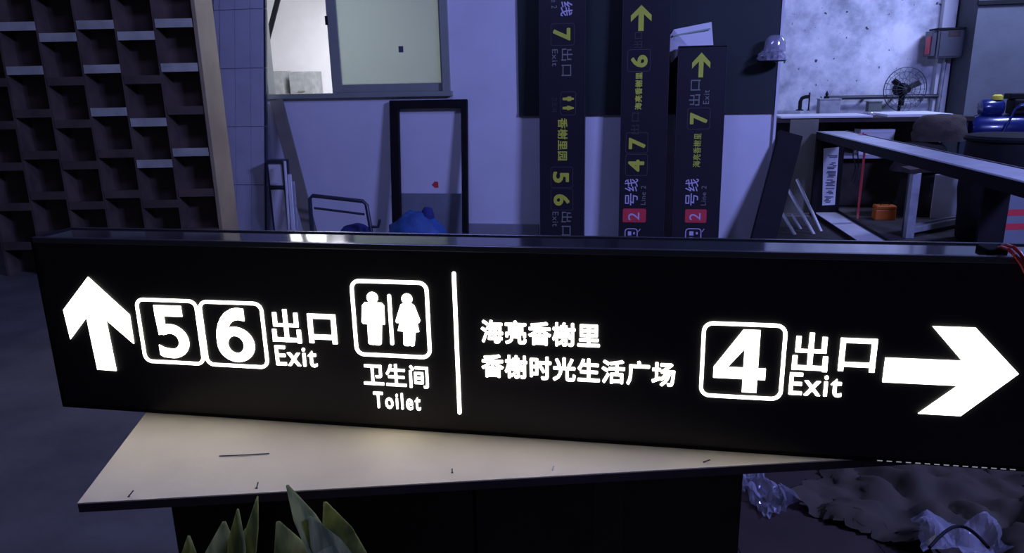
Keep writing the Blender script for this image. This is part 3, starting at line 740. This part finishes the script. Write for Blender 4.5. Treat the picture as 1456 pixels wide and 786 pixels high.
# aluminium bars
for i, (xa, ya, xb, yb, n, lab) in enumerate(((405, 229, 411, 333, .72, 'tallest thin bright aluminium bar by the pillar'), (411.5, 248, 417, 333, .74, 'thicker bright aluminium bar by the pillar'), (417, 258, 423, 333, .66, 'shortest dull aluminium bar by the pillar'))):
    a_ = on_wall(xa, ya, n-.2); b_ = on_wall(xb, yb, n)
    r = MB().bar(W(b_[0], n, 0), W(a_[0], n-.2+.0, a_[1]), (.02, .035, .025)[i], .02).build('aluminium_bar', m_steel if i < 2 else m_dullsteel, bevel=.003)
    tag(rooted(r), lab, 'bar', 'aluminium bars by the pillar')
# small white trolley with dark rails
c0, c1 = on_wall(383, 250, .42)[0], on_wall(404, 250, .42)[0]
zA, zB2, zC = on_wall(394, 231, .42)[1], on_wall(394, 267, .42)[1], .02
r = thing('shelf_unit', 'narrow white shelf unit with dark rails beside the pillar', 'shelf', W((c0+c1)/2-.02, .37, 0), -WY)
ww = (c1-c0)/2+.01
MB().box(-ww+.012, ww-.012, -.02, .08, zB2+.02, zA-.01).build('upper_panel', m_white, r)
MB().box(-ww+.012, ww-.012, -.02, .08, .06, zB2-.02).build('lower_panel', m_white, r)
for z in (zA-.01, zB2-.01, .04): MB().box(-ww, ww, -.035, .09, z, z+.03).build('rail', m_blacktube, r)
for x in (-ww, ww-.015): MB().box(x, x+.015, -.03, .085, 0, zA).build('post', m_blacktube, r)
# dark tubular stand
nT = .62
def ws(x, y, n=nT): p = on_wall(x, y, n); return Vector((p[0], -n, p[1]))
r = thing('tube_stand', 'low dark tubular steel stand with bent rail, blue cloth under it', 'stand', W(ws(485, 300).x, nT, 0), -WY)
o0 = Vector((ws(485, 300).x, -nT, 0))
def loc(p): return p-o0
p1, p2, p3 = ws(440, 278), ws(516, 286), ws(521, 291)
p4 = ws(528, 330)
p4 = Vector((p4.x+.02, p4.y, .012)); p0 = Vector((p1.x-.01, p1.y, .012))
MB().tube([loc(p0), loc(p1+Vector((0, 0, -.03))), loc(p1+Vector((.03, 0, 0))), loc(p2), loc(p3), loc(p4)], .018, 10).build('hoop', m_blacktube, r, smooth=True)
h1, h2 = ws(446, 296, nT), ws(517, 305, nT)
MB().tube([loc(h1+Vector((0, .015, 0))), loc(h2+Vector((0, .015, 0)))], .011, 8).build('rail_shadow', m_blacktube, r, smooth=True)  # dark tube standing in for the shadow of the bent rail
rear = [Vector((p.x, p.y+.30, .012)) for p in (p0, p4)]
for f_, b_ in zip((p0, p4), rear): MB().tube([loc(f_+Vector((0, 0, 0))), loc(b_)], .015, 8).build('foot', m_blacktube, r, smooth=True)
b0, b1 = loc(p0), loc(rear[1])
MB().box(b0.x-.01, b1.x-.01, b0.y+.01, b1.y, .012, .028).build('tray', m_blacktube, r)
b_ = ws(537, 312); MB().tube([loc(Vector((p4.x-.015, p4.y, .24))), loc(Vector((b_.x, b_.y, .24+.0))), loc(Vector((b_.x+.02, b_.y, b_.z)))], .014, 8).build('side_hook', m_blacktube, r, smooth=True)
pc = W(ws(505, 320, .45).x, .45, .0285)
hp = heap(MB(), pc, .17, .11, .20, 3.1).build('blue_cloth', m_bluecloth, smooth=True); tag(rooted(hp), 'dark blue cloth bundled on the low tubular stand', 'cloth')
tx = on_wall(592, 320, .55)
zt_ = on_wall(600, 299, .55)[1]
r = thing('blue_tarp', 'crumpled blue tarpaulin heaped in front of the empty frame', 'tarp', W(tx[0], .55, 0), -WY)
heap(MB(), (0, 0, 0), .30, .18, zt_, 5.2, amp=.26, sharp=.85).build('heap', m_bluetarp, r, smooth=True)
kx = on_wall(608, 300, .55)[0]-tx[0]
heap(MB(), (kx, 0, zt_-.07), .06, .05, .10, 1.2, nu=14, nv=6).build('knot', m_bluecloth, r, smooth=True)

# clear plastic bag on the edge of the dark board
pb_ = on_wall(1097, 86, .14)
r = thing('plastic_bag', 'clear crumpled plastic bag hanging at the end of the dark board', 'bag', W(pb_[0], .14, pb_[1]), -WY)
heap(MB(), (0, 0, 0), .10, .08, .09, 8.3, amp=.35, nu=24, nv=8, sharp=2.5).build('crumpled_base', m_film, r)
heap(MB(), (.02, 0, .07), .085, .07, .13, 2.3, amp=.1, nu=24, nv=8, sharp=2).build('dome', m_film, r, smooth=True)
MB().lathe([(.115, 0), (.115, .008)], (0, 0, -.008), 20).build('rim', m_blkframe, r)
MB().bar((.02, .06, .1), (.02, .112, .1), .02, .01).build('peg', m_blkframe, r)

# ------------------------------------------------------------------ the workshop on the right
# dark plank leaning
pt0, pm0 = atY(1124, 190, 6.36), atY(1086, 335, 6.08)
d_ = pm0-pt0; pb0 = pt0+d_*(pt0.z/-d_.z)
r = MB().bar(pb0, pt0, .205, .05).build('dark_profile', m_blkframe, bevel=.004)
tag(rooted(r), 'wide black metal profile leaning at the end of the white wall', 'profile')
# clear film behind it
fm = MB(); cc = atY(1090, 290, 6.62)
crumple(fm, (0, 0, 0), .10, .30, 12, 22, .10, 4.4, freq=15, fold=4)
o = fm.build('plastic_film', m_film2); fp = on_wall(1090, 290, .03); o.location = W(fp[0], .03, fp[1]); o.rotation_euler = (PI/2, 0, -WY)
tag(o, 'crumpled clear film hanging between the black profile and the white wall', 'film')
# aluminium profiles
for i, (xa, ya, xb, yb, Ya, Yb, w_, lab) in enumerate(((1133, 255, 1147, 285, 7.4, 7.2, .022, 'short bright aluminium profile leaning behind the black profile'), (1121, 270, 1160, 338, 7.3, 6.75, .024, 'longest bright aluminium profile behind the black profile'), (1112, 303, 1137, 345, 7.0, 6.7, .022, 'lowest bright aluminium profile beside the black profile'), (1126, 305, 1134, 318, 7.2, 7.1, .018, 'stubby bright aluminium offcut among the leaning profiles'))):
    a_ = atY(xa, ya, Ya); b_ = atY(xb, yb, Yb)
    d = (b_-a_); b_ = a_+d*((a_.z)/(-d.z))
    r = MB().bar(b_, a_, w_, .025).build('aluminium_profile', m_steel, bevel=.003)
    tag(rooted(r), lab, 'profile', 'aluminium profiles by the casing')

r = thing('floor_darkener', 'large added dark sheet that darkens the floor under the open casing', 'mat', (4.0, 6.2, 0), -WY)  # invented cover, put in to darken the bright workshop floor
MB().box(-1.75, 1.4, -2.6, 1.35, 0, .003).build('mat', m_sack, r); 
for x_ in (-1.75, 1.36): MB().box(x_, x_+.04, -2.6, 1.35, .003, .005).build('border', m_blackpl, r)
# big open casing running towards the camera
TLf = atZ(1161, 186, .9); TRn = atZ(1456, 258, .9)
ax = (TRn-TLf); ax.z = 0; ax.normalize(); sd = Vector((-ax.y, ax.x, 0)); sd = sd if sd.x > 0 else -sd
CL = 5.0; CWd, CH = .30, .90
Q = lambda t, s_, z: Vector((TLf.x, TLf.y, 0))+ax*t+sd*s_+Vector((0, 0, z))
r = thing('casing_frame', 'long black open sign casing standing on edge behind the lit sign', 'casing', Q(CL/2, CWd/2, 0))
def qbox(t0, t1, s0, s1, z0, z1):
    return MB().hexa([Q(t0, s0, z0), Q(t1, s0, z0), Q(t1, s1, z0), Q(t0, s1, z0), Q(t0, s0, z1), Q(t1, s0, z1), Q(t1, s1, z1), Q(t0, s1, z1)])
m_ctop = mat('sheen_casing_plate', (.78, .80, .84), .30, .40, var=.12, scale=6)  # pale base colour stands in for the reflection along the top plate
m_cbot = mat('sheen_casing_floor', (.72, .73, .76), .4, .2, var=.12, scale=6)  # pale base colour stands in for light reflected by the bottom plate
tp = qbox(0, CL, .012, CWd-.012, CH-.012, CH-.004).build('top_plate', m_ctop, r, world=True)
qbox(0, CL, 0, .012, CH-.085, CH).build('top_rail', m_blkframe, r, world=True)
qbox(0, CL, CWd-.012, CWd, CH-.05, CH).build('top_rail', m_blkframe, r, world=True)
qbox(0, CL, .012, CWd-.012, .012, .02).build('bottom_plate', m_cbot, r, world=True)
qbox(0, CL, 0, .012, 0, .045).build('bottom_rail', m_blkframe, r, world=True)
qbox(0, CL, CWd-.012, CWd, 0, .045).build('bottom_rail', m_blkframe, r, world=True)
for s_ in (-.004, CWd): qbox(0, CL, s_, s_+.004, CH-.006, CH+.001).build('edge_glint', m_steel, r, world=True)  # pale strips stand in for the highlight along the casing edges
ep = qbox(0, .012, .0, CWd, .0, CH-.012).build('end_plate', m_blkframe, r, world=True)
qbox(.012, .07, .0, .05, .02, CH-.10).build('corner_post', m_blkframe, r, world=True)
mp = 3.52
qbox(mp, mp+.03, .085, .235, .02, CH-.012).build('divider_plate', m_blkframe, r, world=True)
qbox(CL-.012, CL, 0, CWd, 0, CH-.012).build('end_plate', m_blkframe, r, world=True)
# label sheet on the far end plate
EM = Matrix((sd, -ax, Vector((0, 0, 1)))).transposed().to_4x4(); EM.translation = Q(.014, 0, 0)
c4 = [on_face(EM, x, y) for x, y in ((1169, 292), (1187, 291), (1193, 209), (1171, 211))]
c4 = [(min(max(c[0], .055), CWd-.02), c[1]) for c in c4]
lb = MB().add([EM @ Vector((x, -.002, z)) for x, z in c4], [(0, 1, 2, 3)]).build('label_sheet', m_paper, ep)
inv = Matrix.Translation(-Vector(r.location)); lb.data.transform(inv)
pm = MB()
xa, xb = min(c[0] for c in c4)+.05, max(c[0] for c in c4)-.02; za, zb3 = c4[0][1]+.03, c4[2][1]-.05
random.seed(3)
for g in range(6):
    for k in range(5):
        z = za+(zb3-za)*(g+.16*k)/6; l_ = random.uniform(.35, 1)
        if random.random() < .1: continue
        x_ = xa+(xb-xa)*(1-l_)*random.random()
        pm.add([EM @ Vector(v) for v in ((x_, -.003, z), (x_+(xb-xa)*l_, -.003, z), (x_+(xb-xa)*l_, -.003, z+.011), (x_, -.003, z+.011))], [(0, 1, 2, 3)])
pm = pm.build('print', m_ink, ep, kind='stuff'); pm.data.transform(inv)
# strap, cords, small case
p = Q(.9, CWd-.03, CH); px_ = atY(1222, 260, 7.0)
tS = .62
r = MB().bar(Q(tS, CWd+.010, .06), Q(tS, CWd+.010, CH+.004), .06, .004, ax).bar(Q(tS, CWd+.012, CH+.004), Q(tS, CWd-.06, CH+.004), .06, .004, ax).build('red_strap', m_redcable)
tag(rooted(r), 'narrow red strap hanging down over the far part of the open casing', 'strap')
for k, (t0, lab) in enumerate(((.34, 'straight black cord dangling from the casing nearer its label'), (.44, 'twisted black cord dangling from the casing beside the red strap'))):
    pts = [Q(t0+.03*math.sin(i*1.3+k*2), CWd+.012+.02*math.sin(i+k), CH+.004-.05*i if i else CH+.006) for i in range(11)]
    r = MB().tube(pts, .006, 6).build('cord', m_blackpl, smooth=True); tag(rooted(r), lab, 'cord', 'cords on the casing')
oc = atZ(1241, 303, .02)
r = thing('orange_case', 'small orange plastic case on the floor behind the red strap', 'case', (oc.x-.01, oc.y-.25, 0), -WY)
MB().box(-.10, .10, -.07, .07, 0, .11).build('body', m_orange, r, bevel=.01)
MB().box(-.10, .10, -.07, .07, .112, .15).build('lid', m_orange, r, bevel=.01)
MB().tube([(-.04, -.0, .148), (-.04, 0, .175), (.04, 0, .175), (.04, 0, .148)], .007, 8).build('handle', m_blackpl, r, smooth=True)

# steel work stand behind the casing
L1 = atZ(1291, 338, 0); L2 = atZ(1369, 322, 0)
r = thing('steel_stand', 'dull grey steel work stand with board top behind the open casing', 'stand', ((L1+L2)/2+Vector((.1, .3, 0))))
hS = atY(1291, 246, L1.y).z
L1b = L1+Vector((.05, .12, 0)); L2b = L2+Vector((.05, .12, 0))
for P_, mm in ((L1, m_dullsteel), (L2, m_dullsteel), (L1b, m_blacktube), (L2b, m_blacktube)):
    MB().box(P_.x-.038, P_.x+.038, P_.y-.03, P_.y+.03, 0, hS).build('leg', mm, r, world=True, bevel=.004)
MB().bar(L1+Vector((0, 0, .07)), L2+Vector((0, 0, .07)), .05, .05, (0, 0, 1)).build('stretcher', m_dullsteel, r, world=True)
MB().bar(L1b+Vector((0, 0, .07)), L2b+Vector((0, 0, .07)), .05, .05, (0, 0, 1)).build('stretcher', m_dullsteel, r, world=True)
MB().hexa([Vector((p.x, p.y, z)) for z in (hS, hS+.04) for p in (L1+Vector((-.1, -.08, 0)), L2+Vector((.1, -.08, 0)), L2b+Vector((.1, .05, 0)), L1b+Vector((-.1, .05, 0)))]).build('top_board', m_edge, r, world=True)

# workbench against the back
def bench_pt(x, y, z): return atZ(x, y, z)
BH = 1.02
bA = atY(1112, 165, 8.1); bx0 = bA.x; 
r = thing('workbench', 'long dark workbench loaded with sheets in front of the plaster wall', 'bench', (4.1, 8.55, 0), -WY)
BL0, BL1 = -1.12, .98
MB().box(BL0, BL1, -.5, .5, BH-.05, BH).build('top', m_edge, r, bevel=.004)
MB().box(BL0+.05, BL1-.05, -.45, .45, .57, .60).build('lower_shelf', m_dullsteel, r)
MB().box(BL0+.05, BL1-.05, .45, .46, .02, BH-.05).build('back_panel', m_sack, r)  # this dark panel and the next are added to darken the under-bench space
MB().box(BL0+.05, BL1-.05, -.30, -.29, .02, .57).build('dark_filler_panel', m_sack2, r)
for x in (BL0+.03, BL1-.1):
    for y in (-.46, .40): MB().box(x, x+.06, y, y+.06, 0, BH-.05).build('leg', m_blacktube, r, bevel=.004)
BMX = r.matrix_world.copy()
def on_bench(x0, x1, y0, y1, th, z=BH, rz=0): 
    m = MB().box(x0, x1, y0, y1, z+.001, z+.001+th); m.v = [BMX @ (Matrix.Rotation(rz, 3, 'Z') @ v) for v in m.v]; return m
for (args, mm, lab) in (((-1.0, -.05, -.53, .1, .02), m_paper, 'wide white sheet hanging over the front of the workbench'), ((.12, .78, -.45, .3, .025), m_paper, 'white sheet on the workbench beside the fan'),
                        ((-.95, -.66, .2, .48, .05), m_cabinet, 'grey slab at the back of the workbench behind the wide sheet')):
    o = on_bench(*args).build('cardboard_sheet', mm); tag(rooted(o), lab, 'sheet', 'sheets on the workbench')
heapo = heap(MB(), BMX @ Vector((.02, -.1, BH+.001)), .055, .1, .045, 6.6, amp=.4, nu=20, nv=6).build('film_scrap', m_film); tag(rooted(heapo), 'scrap of clear film between the white sheets on the workbench', 'film')
# clamp hook
ch = BMX.inverted() @ atY(1143, 150, 8.75); 
r = thing('bench_hook', 'dark bent pipe hook standing on the workbench', 'hook', BMX @ Vector((ch.x, .3, BH+.05)), -WY)
MB().tube([(0, 0, 0), (0, 0, .11), (.015, 0, .145), (.05, 0, .16), (.10, 0, .165)], .022, 10).build('pipe', m_blackpl, r, smooth=True)
MB().tube([(.10, 0, .0), (.10, 0, .21)], .009, 8).build('threaded_rod', m_blackpl, r, smooth=True)
MB().lathe([(.045, 0), (.045, .012), (.024, .016)], (0, 0, 0), 16).build('foot', m_blackpl, r)
MB().lathe([(.02, 0), (.02, .01)], (.10, 0, .0), 12).build('clamp_pad', m_blackpl, r)
# grey tool box with a valve on top
ch = BMX.inverted() @ atY(1184, 150, 8.8)
r = thing('grey_tool_box', 'plain grey box with a small dark valve on top, on the workbench', 'box', BMX @ Vector((ch.x, .40, BH)), -WY)
MB().box(-.12, .12, -.08, .08, 0, .17).build('body', m_cabinet, r, bevel=.008)
MB().box(-.125, .125, -.085, .085, .171, .185).build('lid', m_cabinet, r, bevel=.004)
MB().lathe([(.03, 0), (.03, .02), (.012, .03), (.02, .05), (.004, .09)], (-.03, 0, .185), 12).build('valve', m_blackpl, r, smooth=True)
ch = BMX.inverted() @ atY(1258, 145, 8.5)
r = thing('olive_box', 'small dark olive box standing on the workbench beside the fan', 'box', BMX @ Vector((ch.x, .38, BH)), -WY)
MB().box(-.075, .075, -.06, .06, 0, .13).build('body', m_olive, r, bevel=.006); MB().box(-.08, .08, -.065, .065, .131, .145).build('lid', m_olive, r, bevel=.004)
# cartons and sheets stored below
def under(px0, px1, py0, Y, dep, name, label, cat, m_, z0=0, flaps=True):
    a_, b_ = atY(px0, py0, Y), atY(px1, py0, Y); w2 = (b_.x-a_.x)/2; h_ = a_.z-z0
    r = thing(name, label, cat, ((a_.x+b_.x)/2, Y+dep/2, z0), -WY)
    MB().box(-w2, w2, -dep/2, dep/2, 0, h_-.01).build('body', m_, r, bevel=.004)
    if flaps:
        MB().box(-w2, -.004, -dep/2, dep/2, h_-.01, h_-.004).build('flap', m_, r); MB().box(.004, w2, -dep/2, dep/2, h_-.01, h_-.004).build('flap', m_, r)
        MB().box(-.03, .03, -dep/2-.001, -dep/2, h_*.6, h_-.01).build('tape', m_kraft, r)
    return r
under(1126, 1164, 169, 7.98, .03, 'olive_sheet', 'tall olive grey panel stood against the front of the workbench', 'panel', m_carton, flaps=False)
wp0, wp1 = BMX.inverted() @ atY(1228, 200, 8.1), BMX.inverted() @ atY(1274, 200, 8.1)
r = thing('white_box', 'white box on the lower shelf of the workbench behind the casing', 'box', BMX @ Vector(((wp0.x+wp1.x)/2, -.22, .60)), -WY)
hw = (wp1.x-wp0.x)/2
MB().box(-hw, hw, -.12, .12, 0, .24).build('body', m_paper, r, bevel=.004); MB().box(-hw-.004, hw+.004, -.124, .124, .241, .28).build('lid', m_paper, r, bevel=.004)
under(1334, 1410, 247, 7.44, .015, 'pale_sheet', 'pale sheet standing on the floor behind the steel stand', 'sheet', m_paper, flaps=False)
# sacks piled
def sack(px, py_, Y, rx_, ry_, h_, z0, seed, m_, lab):
    p = atY(px, py_, Y); o = heap(MB(), (p.x, Y, z0), rx_, ry_, h_, seed, amp=.12, sharp=3.0, freq=2).build('sack', m_, smooth=True)
    tag(rooted(o), lab, 'sack', 'dark sacks behind the casing')
sack(1318, 250, 7.72, .30, .2, .46, 0, 1.1, m_sack, 'lowest dark sack in the pile behind the open casing')
sack(1310, 220, 7.72, .28, .2, .30, .475, 2.2, m_sack, 'middle dark sack in the pile behind the open casing')
sack(1335, 190, 7.72, .27, .2, .27, .785, 3.3, m_sack2, 'brownish sack on top of the pile behind the open casing')

# fan
fc = atY(1287, 127, 9.9)
r = thing('pedestal_fan', 'black pedestal fan with round wire guard before the plaster wall', 'fan', (fc.x, fc.y, 0))
c = Vector((0, 0, fc.z))
MB().lathe([(.24, 0), (.24, .02), (.06, .05), (.03, .08)], (0, .1, 0), 24).build('base', m_blackpl, r, smooth=True)
MB().tube([(0, .1, .04), (0, .1, fc.z-.08)], .02, 10).build('pole', m_blackpl, r, smooth=True)
MB().lathe([(.05, 0), (.085, .03), (.085, .16), (.05, .2)], (0, .02, fc.z), 16, 'y').build('motor', m_blackpl, r, smooth=True)
gd = MB(); RG = .285
for rr_, yy in ((RG, -.0), (RG*.80, -.05), (RG*.55, -.085), (RG*.28, -.1), (RG*.80, .05), (RG*.5, .085)):
    gd.tube([c+Vector((rr_*math.cos(2*PI*k/36), yy, rr_*math.sin(2*PI*k/36))) for k in range(36)], .006 if rr_ == RG else .0028, 6, closed=True)
for k in range(20):
    a = 2*PI*k/20; e = Vector((math.cos(a), 0, math.sin(a)))
    gd.tube([c+e*RG, c+e*RG*.80+Vector((0, -.05, 0)), c+e*RG*.55+Vector((0, -.085, 0)), c+e*RG*.1+Vector((0, -.102, 0))], .0022, 5)
    gd.tube([c+e*RG, c+e*RG*.80+Vector((0, .05, 0)), c+e*RG*.5+Vector((0, .085, 0)), c+e*.06+Vector((0, .09, 0))], .0022, 5)
gd.build('guard', m_ebox, r)
MB().lathe([(.05, -.06), (.045, -.02), (.05, .02)], (0, 0, fc.z), 16, 'y').build('hub', m_blackpl, r, smooth=True)
for a0 in (145, 25, 265):
    a = math.radians(a0); e = Vector((math.cos(a), 0, math.sin(a))); n_ = Vector((-math.sin(a), 0, math.cos(a)))
    bl = MB(); vs = []
    for i in range(7):
        t = i/6; rr_ = .04+t*.17; wd = .018+.016*math.sin(t*PI*.75)
        for sgn in (-1, 1):
            vs.append(c+e*rr_+n_*wd*sgn+Vector((0, .02*sgn, 0)))
    vs += [v+Vector((0, .004, 0)) for v in vs]
    fs = []
    for i in range(6):
        fs += [(2*i, 2*i+1, 2*i+3, 2*i+2), (14+2*i, 14+2*i+2, 14+2*i+3, 14+2*i+1)]
    bl.add(vs, fs).build('blade', m_blackpl, r)
# rail along the plaster wall
za, zb4 = on_wall(1180, 139, -4.45)[1], None
s0_, s1_ = on_wall(1172, 140, -4.45)[0], on_wall(1380, 140, -4.45)[0]
s1_ = min(s1_, pR-.1)
r = wall_obj(thing('wall_rail', 'thin grey pipe rail running along the plaster wall behind the fan', 'rail', (0, 0, 0)))
MB().tube([(s0_, 4.45, za), (s1_, 4.45, za)], .03, 10).build('pipe', m_ebox, r, smooth=True)
for k in range(4):
    x = s0_+(s1_-s0_)*(k+.5)/4; MB().box(x-.015, x+.015, 4.45, 4.6, za-.015, za+.015).build('bracket', m_ebox, r)
# electric box on the pilaster
eA, eB = on_wall(1328, 40, -4.2), on_wall(1374, 82, -4.2)
r = wall_obj(thing('electric_box', 'blue-grey metal electric box with dark window high on the far wall', 'box', (0, 0, 0)))
MB().box(eA[0]+.06, eB[0], 4.2, 4.48, eB[1], eA[1]-.02).build('body', m_ebox, r, bevel=.006)
MB().box(eA[0]+.0, eA[0]+.058, 4.22, 4.48, eB[1]+.03, eA[1]-.03).build('side_cover', m_ebox, r, bevel=.004)
MB().box(eA[0]+.04, eB[0]+.01, 4.17, 4.48, eA[1]-.02, eA[1]).build('canopy', m_blackpl, r)
d = MB().box(eA[0]+.09, eB[0]-.02, 4.188, 4.2, eB[1]+.02, eA[1]-.05).build('door', m_ebox, r, bevel=.003)
w0, w1 = on_wall(1348, 52, -4.2), on_wall(1366, 44, -4.2)
MB().box(w0[0], w1[0], 4.182, 4.188, w0[1], w1[1]).build('window', m_edge, d)
MB().box(eA[0]-.012, eA[0], 4.25, 4.40, eB[1]+.06, eA[1]-.10).build('red_label', m_red, r)
e0 = on_wall(1338, 100, -4.4)
MB().tube([(e0[0]+.05, 4.44, eB[1]+.02), (e0[0]+.05, 4.44, eB[1]-.05), (e0[0]+.03, 4.44, .9), (e0[0]+.03, 4.44, .2)], .025, 10).build('conduit', m_dullsteel, r, smooth=True)

# blue compressor
pc = atY(1412, 152, 8.0)
r = thing('air_compressor', 'blue air compressor with yellow cap in front of the blue-grey wall', 'compressor', (pc.x+.2, 8.0, 0), -WY)
zc = pc.z-.02
MB().lathe([(.02, -.42), (.12, -.40), (.16, -.33), (.16, .33), (.12, .40), (.02, .42)], (0, 0, zc-.22), 24, 'x').build('tank', m_bluepaint, r, smooth=True)
MB().lathe([(.03, -.10), (.08, -.09), (.095, -.05), (.095, .10), (.07, .13)], (-.22, 0, zc+.01), 20, 'x').build('motor', m_bluepaint, r, smooth=True)
MB().lathe([(.05, 0), (.05, .04), (.03, .055)], (-.16, -.02, zc+.095), 16).build('yellow_cap', m_yellow, r, smooth=True)
MB().box(-.02, .34, -.10, .10, zc-.06, zc+.10).build('pump', m_blackpl, r, bevel=.02)
MB().box(-.06, .42, -.08, .08, zc+.10, zc+.16).build('cylinder_head', m_blackpl, r, bevel=.01)
MB().tube([(-.30, -.2, .35), (-.05, -.2, zc), (0, -.2, zc+.04), (.4, -.2, zc+.05)], [.012, .012, .022, .022], 10).build('handle', m_bluepaint, r, smooth=True)
for x in (-.3, .3):
    for y in (-.12, .12): MB().bar((x, y, 0), (x, y*.7, zc-.30), .04, .02).build('leg', m_blackpl, r)
# black barrel
pk = atY(1432, 192, 6.2)
r = thing('black_barrel', 'squat black plastic barrel with lid beside the open casing', 'barrel', (pk.x+.12, 6.3, 0))
hB = pk.z
MB().lathe([(.30, 0), (.33, .04), (.34, .3), (.36, hB*.5), (.34, hB-.06), (.33, hB-.05)], (0, 0, 0), 32).build('body', m_blackpl, r, smooth=True)
MB().lathe([(.36, hB-.05), (.365, hB-.03), (.35, hB-.008), (.30, hB), (.05, hB)], (0, 0, 0), 32).build('lid', m_blackpl, r, smooth=True)
# banner sheet with red stripes
nA, nB = atY(1429, 262, 5.6), atY(1500, 315, 5.6)
r = thing('banner_board', 'white board with red stripes standing behind the casing, beside the barrel', 'board', ((nA.x+nB.x)/2, 5.6, 0))
w2 = (nB.x-nA.x)/2
MB().box(-w2, w2, 0, .015, 0, nA.z).build('sheet', m_grey, r, bevel=.003)
for z in (nA.z*.60, nA.z*.42): MB().box(-w2+.03, w2, -.002, 0, z, z+.05).build('stripe', m_red, r)

# ------------------------------------------------------------------ litter on the floor under the sign
kp = MB(); crumple(kp, (0, 0, 0), .78, .78, 48, 48, .085, 2.7, h0=.003, freq=5.5, rz=.80)
o = kp.build('kraft_paper', m_kraft, smooth=True); o.location = (1.50, 2.24, .005); tag(o, 'large crumpled kraft paper sheet on the floor under the lit sign', 'paper')
pf = MB(); crumple(pf, (0, 0, 0), .10, .26, 12, 24, .07, 9.1, h0=.004, freq=16, rz=.22, fold=3)
o = pf.build('plastic_wrap', m_film); o.location = (.862, 2.30, .005); tag(o, 'glinting clear plastic wrap on the floor beside the table leg', 'wrap')
pf = MB(); crumple(pf, (0, 0, 0), .22, .16, 18, 14, .07, 5.5, h0=.004, freq=11, rz=-.3)
o = pf.build('plastic_wrap', m_film); o.location = atZ(1362, 772, .08); tag(o, 'clear plastic wrap lying on the crumpled kraft paper', 'wrap')
cb = MB(); cb.tube([atZ(1322+3.2*t, 778-30*math.sin(t/26*PI), .16) for t in range(27)], .005, 8)
o = cb.build('black_cable', m_blackpl, smooth=True); tag(rooted(o), 'arched length of black cable on the plastic wrap under the sign', 'cable')

# bundle of pale green strips in front of the board
r = thing('strip_bundle', 'loose bundle of pale green strips sticking up in front of the board', 'bundle', (-.42, 1.10, 0))
tips = [(408, 690, .0, 24), (462, 714, .02, 34), (268, 762, .02, 34), (338, 724, -.02, 26), (366, 706, -.01, 14), (318, 742, .01, 34), (440, 735, .03, 34), (395, 742, -.03, 40), (350, 752, .0, 40)]
for i, (x, y, b_, wpx) in enumerate(tips):
    t_ = atY(x, y, 1.02+.02*(i % 3)); base = Vector((-.42+.05*math.cos(i*2.1), 1.06+.05*math.sin(i*2.1), .002))
    w_ = wpx/1030*3.4
    vs = []; N = 14
    for j in range(N+1):
        t = j/N
        p = base.lerp(t_, t)+Vector((.10*math.sin(t*PI)*(1 if x > 380 else -.6), b_*math.sin(t*PI), .0))
        ww_ = w_*(.5+.5*math.sin(min(1, t*1.15)*PI*.9+.2))*(1 if t < .8 else math.sqrt(max(0, 1-((t-.8)/.2)**2))*.92+.08)
        tw = .5*math.sin(i+t*2.2)
        d_ = Vector((math.cos(tw), math.sin(tw), .15*math.sin(i)))
        vs += [p-d_*ww_/2, p+d_*ww_/2]
    n2 = len(vs); vs += [v+Vector((0, .002, 0)) for v in vs]
    fs = []
    for j in range(N): fs += [(2*j, 2*j+1, 2*j+3, 2*j+2), (n2+2*j, n2+2*j+2, n2+2*j+3, n2+2*j+1)]
    MB().add(vs, fs).build('strip', m_green, r, world=True, smooth=True)
MB().lathe([(.075, .30), (.08, .315), (.075, .33)], (0, -.03, 0), 20).build('tie', m_olive, r)
